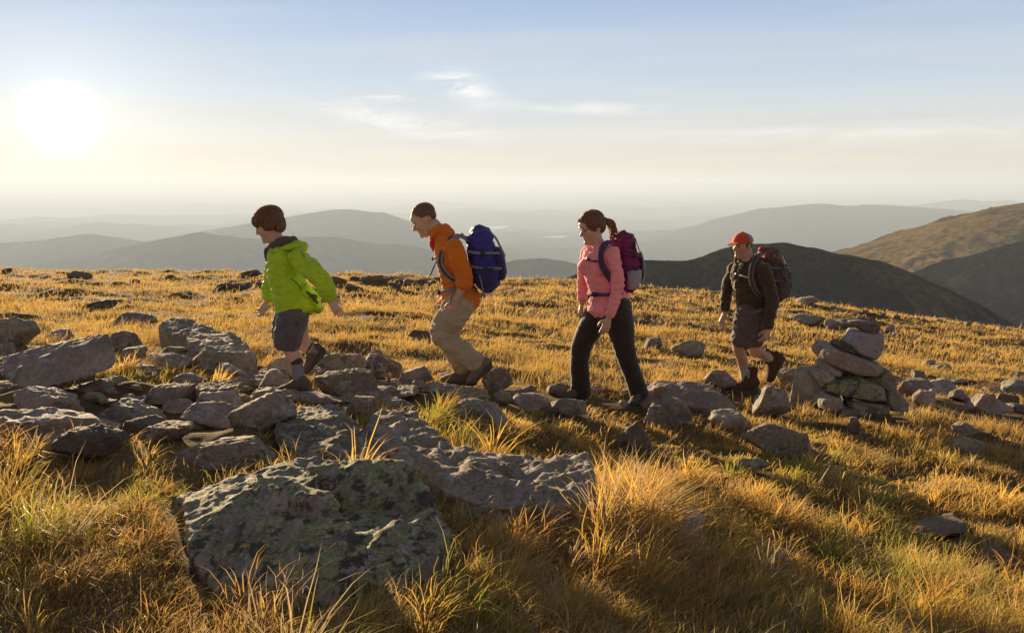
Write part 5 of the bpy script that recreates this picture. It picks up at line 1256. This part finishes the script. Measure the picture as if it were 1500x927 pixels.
def grass(name, n_clump, blades, y0, y1, hmin, hmax, wbase, seg, seed, label, spread=0.05, gamma=0.0, u0=-0.75, u1=0.75, umask=None):
    rs = np.random.RandomState(seed)
    ly = rs.uniform(math.log(y0), math.log(y1), n_clump)
    Yc_ = np.exp(ly); U = rs.uniform(u0, u1, n_clump); X = U*Yc_
    P = np.stack([X, Yc_, np.zeros(n_clump)], 1)
    dens = 0.62+0.55*pnoise(P*np.array([0.9, 0.9, 1])+5) + 0.35*pnoise(P*3.1)
    pm = path_mask(X, Yc_)
    keep = (rs.uniform(size=n_clump) < np.clip(dens, 0.22, 1)) & (rs.uniform(size=n_clump) > np.clip(pm*1.3, 0, 0.96))
    keep &= ~covered(X, Yc_)
    keep &= Yc_ < crest_y(np.clip(X/Yc_, -.85, .85))+6
    X, Yc_ = X[keep], Yc_[keep]; P = P[keep]; nc = len(X)
    patch = pnoise(P*0.55+40)             # slow colour drift
    patch2 = pnoise(P*1.7+11)
    green = pnoise(P*0.8+77)
    far_m = np.clip((Yc_-5)/5, 0, 1); tall = pnoise(P*np.array([0.35, 0.55, 1])+33)
    ch = rs.uniform(hmin, hmax, nc)*(1+far_m*1.1*np.clip(tall, -0.45, 0.8))*np.clip(0.95+0.9*pnoise(P*1.3+60)+0.5*pnoise(P*0.35+61), 0.35, 1.7)
    ch *= (1-0.6*pm[keep])
    csp = spread*rs.uniform(0.6, 1.6, nc)
    cwind = rs.uniform(0.2, 0.9, nc)
    # base colours (nearer clumps mixed browner, foreground shade put into the colour)
    straw = np.array([0.78, 0.51, 0.13]); gold = np.array([0.62, 0.40, 0.075]); rust = np.array([0.44, 0.25, 0.07]); olive = np.array([0.31, 0.30, 0.045]); dead = np.array([0.42, 0.32, 0.18])
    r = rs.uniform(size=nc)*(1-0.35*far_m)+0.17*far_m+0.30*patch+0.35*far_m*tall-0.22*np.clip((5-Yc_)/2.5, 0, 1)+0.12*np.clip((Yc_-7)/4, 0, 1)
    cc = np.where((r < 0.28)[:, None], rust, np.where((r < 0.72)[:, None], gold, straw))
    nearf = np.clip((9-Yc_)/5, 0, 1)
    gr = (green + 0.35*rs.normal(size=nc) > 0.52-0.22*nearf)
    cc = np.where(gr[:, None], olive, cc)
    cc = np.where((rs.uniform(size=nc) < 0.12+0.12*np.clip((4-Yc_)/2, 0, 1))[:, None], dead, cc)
    far_ = np.clip((Yc_-9)/10, 0, 1)[:, None]
    cc = cc*(1-0.5*far_)+0.5*far_*(0.6*straw+0.4*gold)
    ci = np.repeat(np.arange(nc), blades); nb = len(ci)
    ang = rs.uniform(0, 2*math.pi, nb); rad = np.abs(rs.normal(size=nb))*csp[ci]*np.clip(Yc_[ci]/5, 0.9, 4)
    bx = X[ci]+np.cos(ang)*rad; by = Yc_[ci]+np.sin(ang)*rad
    ok = ~covered(bx, by); ci, ang, bx, by = ci[ok], ang[ok], bx[ok], by[ok]; nb = len(ci)
    for (fx, fy, fr) in FEET:
        ok = (bx-fx)**2+(by-fy)**2 > fr*fr; ci, ang, bx, by = ci[ok], ang[ok], bx[ok], by[ok]; nb = len(ci)
    bz = ground(bx, by)-0.012
    h = ch[ci]*rs.uniform(0.45, 1.15, nb)
    lean = rs.uniform(0.15, 0.95, nb)
    a2 = ang+rs.normal(size=nb)*0.7
    dx = np.cos(a2)*lean+cwind[ci]*0.85; dy = np.sin(a2)*lean*0.8-0.12
    dl = np.sqrt(dx*dx+dy*dy); droop = rs.uniform(0.15, 0.75, nb)
    w = wbase*np.clip(by/3.0, 0.8, 40)*rs.uniform(0.6, 1.4, nb)
    sa = rs.uniform(0, math.pi, nb)        # blade facing
    sx, sy = np.cos(sa)*0.5, np.sin(sa)*0.25
    sx = sx+0.5*np.sign(sx)
    ts = np.linspace(0, 1, seg+1)
    k = 2*seg+1; co = np.empty((nb, k, 3), np.float32)
    curl = rs.normal(size=nb)*0.12
    for q, t_ in enumerate(ts):
        hx = bx+dx*h*(t_**1.6)*0.8+curl*h*t_*t_*(1-t_)*2; hy = by+dy*h*(t_**1.6)*0.8
        hz_ = bz+h*t_*(1-0.28*np.minimum(dl, 1.2)*t_)-h*droop*0.55*t_**3
        if q < seg:
            wq = w*0.5*(1-t_**1.5*0.75)
            co[:, 2*q] = np.stack([hx-sx*wq, hy-sy*wq, hz_], 1); co[:, 2*q+1] = np.stack([hx+sx*wq, hy+sy*wq, hz_], 1)
        else: co[:, 2*q] = np.stack([hx, hy, hz_], 1)
    base_i = (np.arange(nb)*k)[:, None]
    quads = np.concatenate([base_i+np.array([2*q, 2*q+1, 2*q+3, 2*q+2]) for q in range(seg-1)], 0) if seg > 1 else None
    tris = base_i+np.array([2*(seg-1), 2*(seg-1)+1, 2*seg])
    me = mesh_fast(name, co.reshape(-1, 3), quads, tris)
    bc = cc[ci]*rs.uniform(0.72, 1.25, nb)[:, None]
    colr = np.repeat(np.clip(np.concatenate([bc, np.ones((nb, 1))], 1), 0, 1)[:, None, :], k, 1)
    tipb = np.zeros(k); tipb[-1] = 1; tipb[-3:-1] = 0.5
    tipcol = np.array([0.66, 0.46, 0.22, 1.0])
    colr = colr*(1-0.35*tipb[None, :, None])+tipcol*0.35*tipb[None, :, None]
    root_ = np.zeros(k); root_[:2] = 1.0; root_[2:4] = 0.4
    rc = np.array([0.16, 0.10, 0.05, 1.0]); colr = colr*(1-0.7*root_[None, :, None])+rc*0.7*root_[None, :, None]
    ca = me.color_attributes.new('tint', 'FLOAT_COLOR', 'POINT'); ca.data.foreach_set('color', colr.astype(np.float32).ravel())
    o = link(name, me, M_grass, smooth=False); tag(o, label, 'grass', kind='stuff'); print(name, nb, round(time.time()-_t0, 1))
    return o
def mesh_fast(name, co, quads, tris):
    me = bpy.data.meshes.new(name); nq = 0 if quads is None else len(quads); ntr = len(tris)
    me.vertices.add(len(co)); me.vertices.foreach_set('co', co.ravel())
    me.loops.add(nq*4+ntr*3); me.polygons.add(nq+ntr)
    li = ([quads.astype(np.int32).ravel()] if nq else [])+[tris.astype(np.int32).ravel()]
    me.loops.foreach_set('vertex_index', np.concatenate(li))
    me.polygons.foreach_set('loop_start', np.concatenate([np.arange(nq)*4, nq*4+np.arange(ntr)*3]).astype(np.int32))
    me.update(calc_edges=True); return me
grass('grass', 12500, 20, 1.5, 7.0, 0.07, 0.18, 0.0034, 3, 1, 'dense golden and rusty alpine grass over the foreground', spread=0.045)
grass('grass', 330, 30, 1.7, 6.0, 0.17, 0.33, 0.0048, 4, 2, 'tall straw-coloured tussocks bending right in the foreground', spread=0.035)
grass('grass', 19000, 11, 6.0, 16.0, 0.08, 0.19, 0.0021, 2, 3, 'short golden grass of the meadow behind the hikers', spread=0.06)
grass('grass', 24000, 6, 14.0, 54.0, 0.10, 0.26, 0.0024, 2, 4, 'dry golden grass of the far meadow up to the skyline', spread=0.07)
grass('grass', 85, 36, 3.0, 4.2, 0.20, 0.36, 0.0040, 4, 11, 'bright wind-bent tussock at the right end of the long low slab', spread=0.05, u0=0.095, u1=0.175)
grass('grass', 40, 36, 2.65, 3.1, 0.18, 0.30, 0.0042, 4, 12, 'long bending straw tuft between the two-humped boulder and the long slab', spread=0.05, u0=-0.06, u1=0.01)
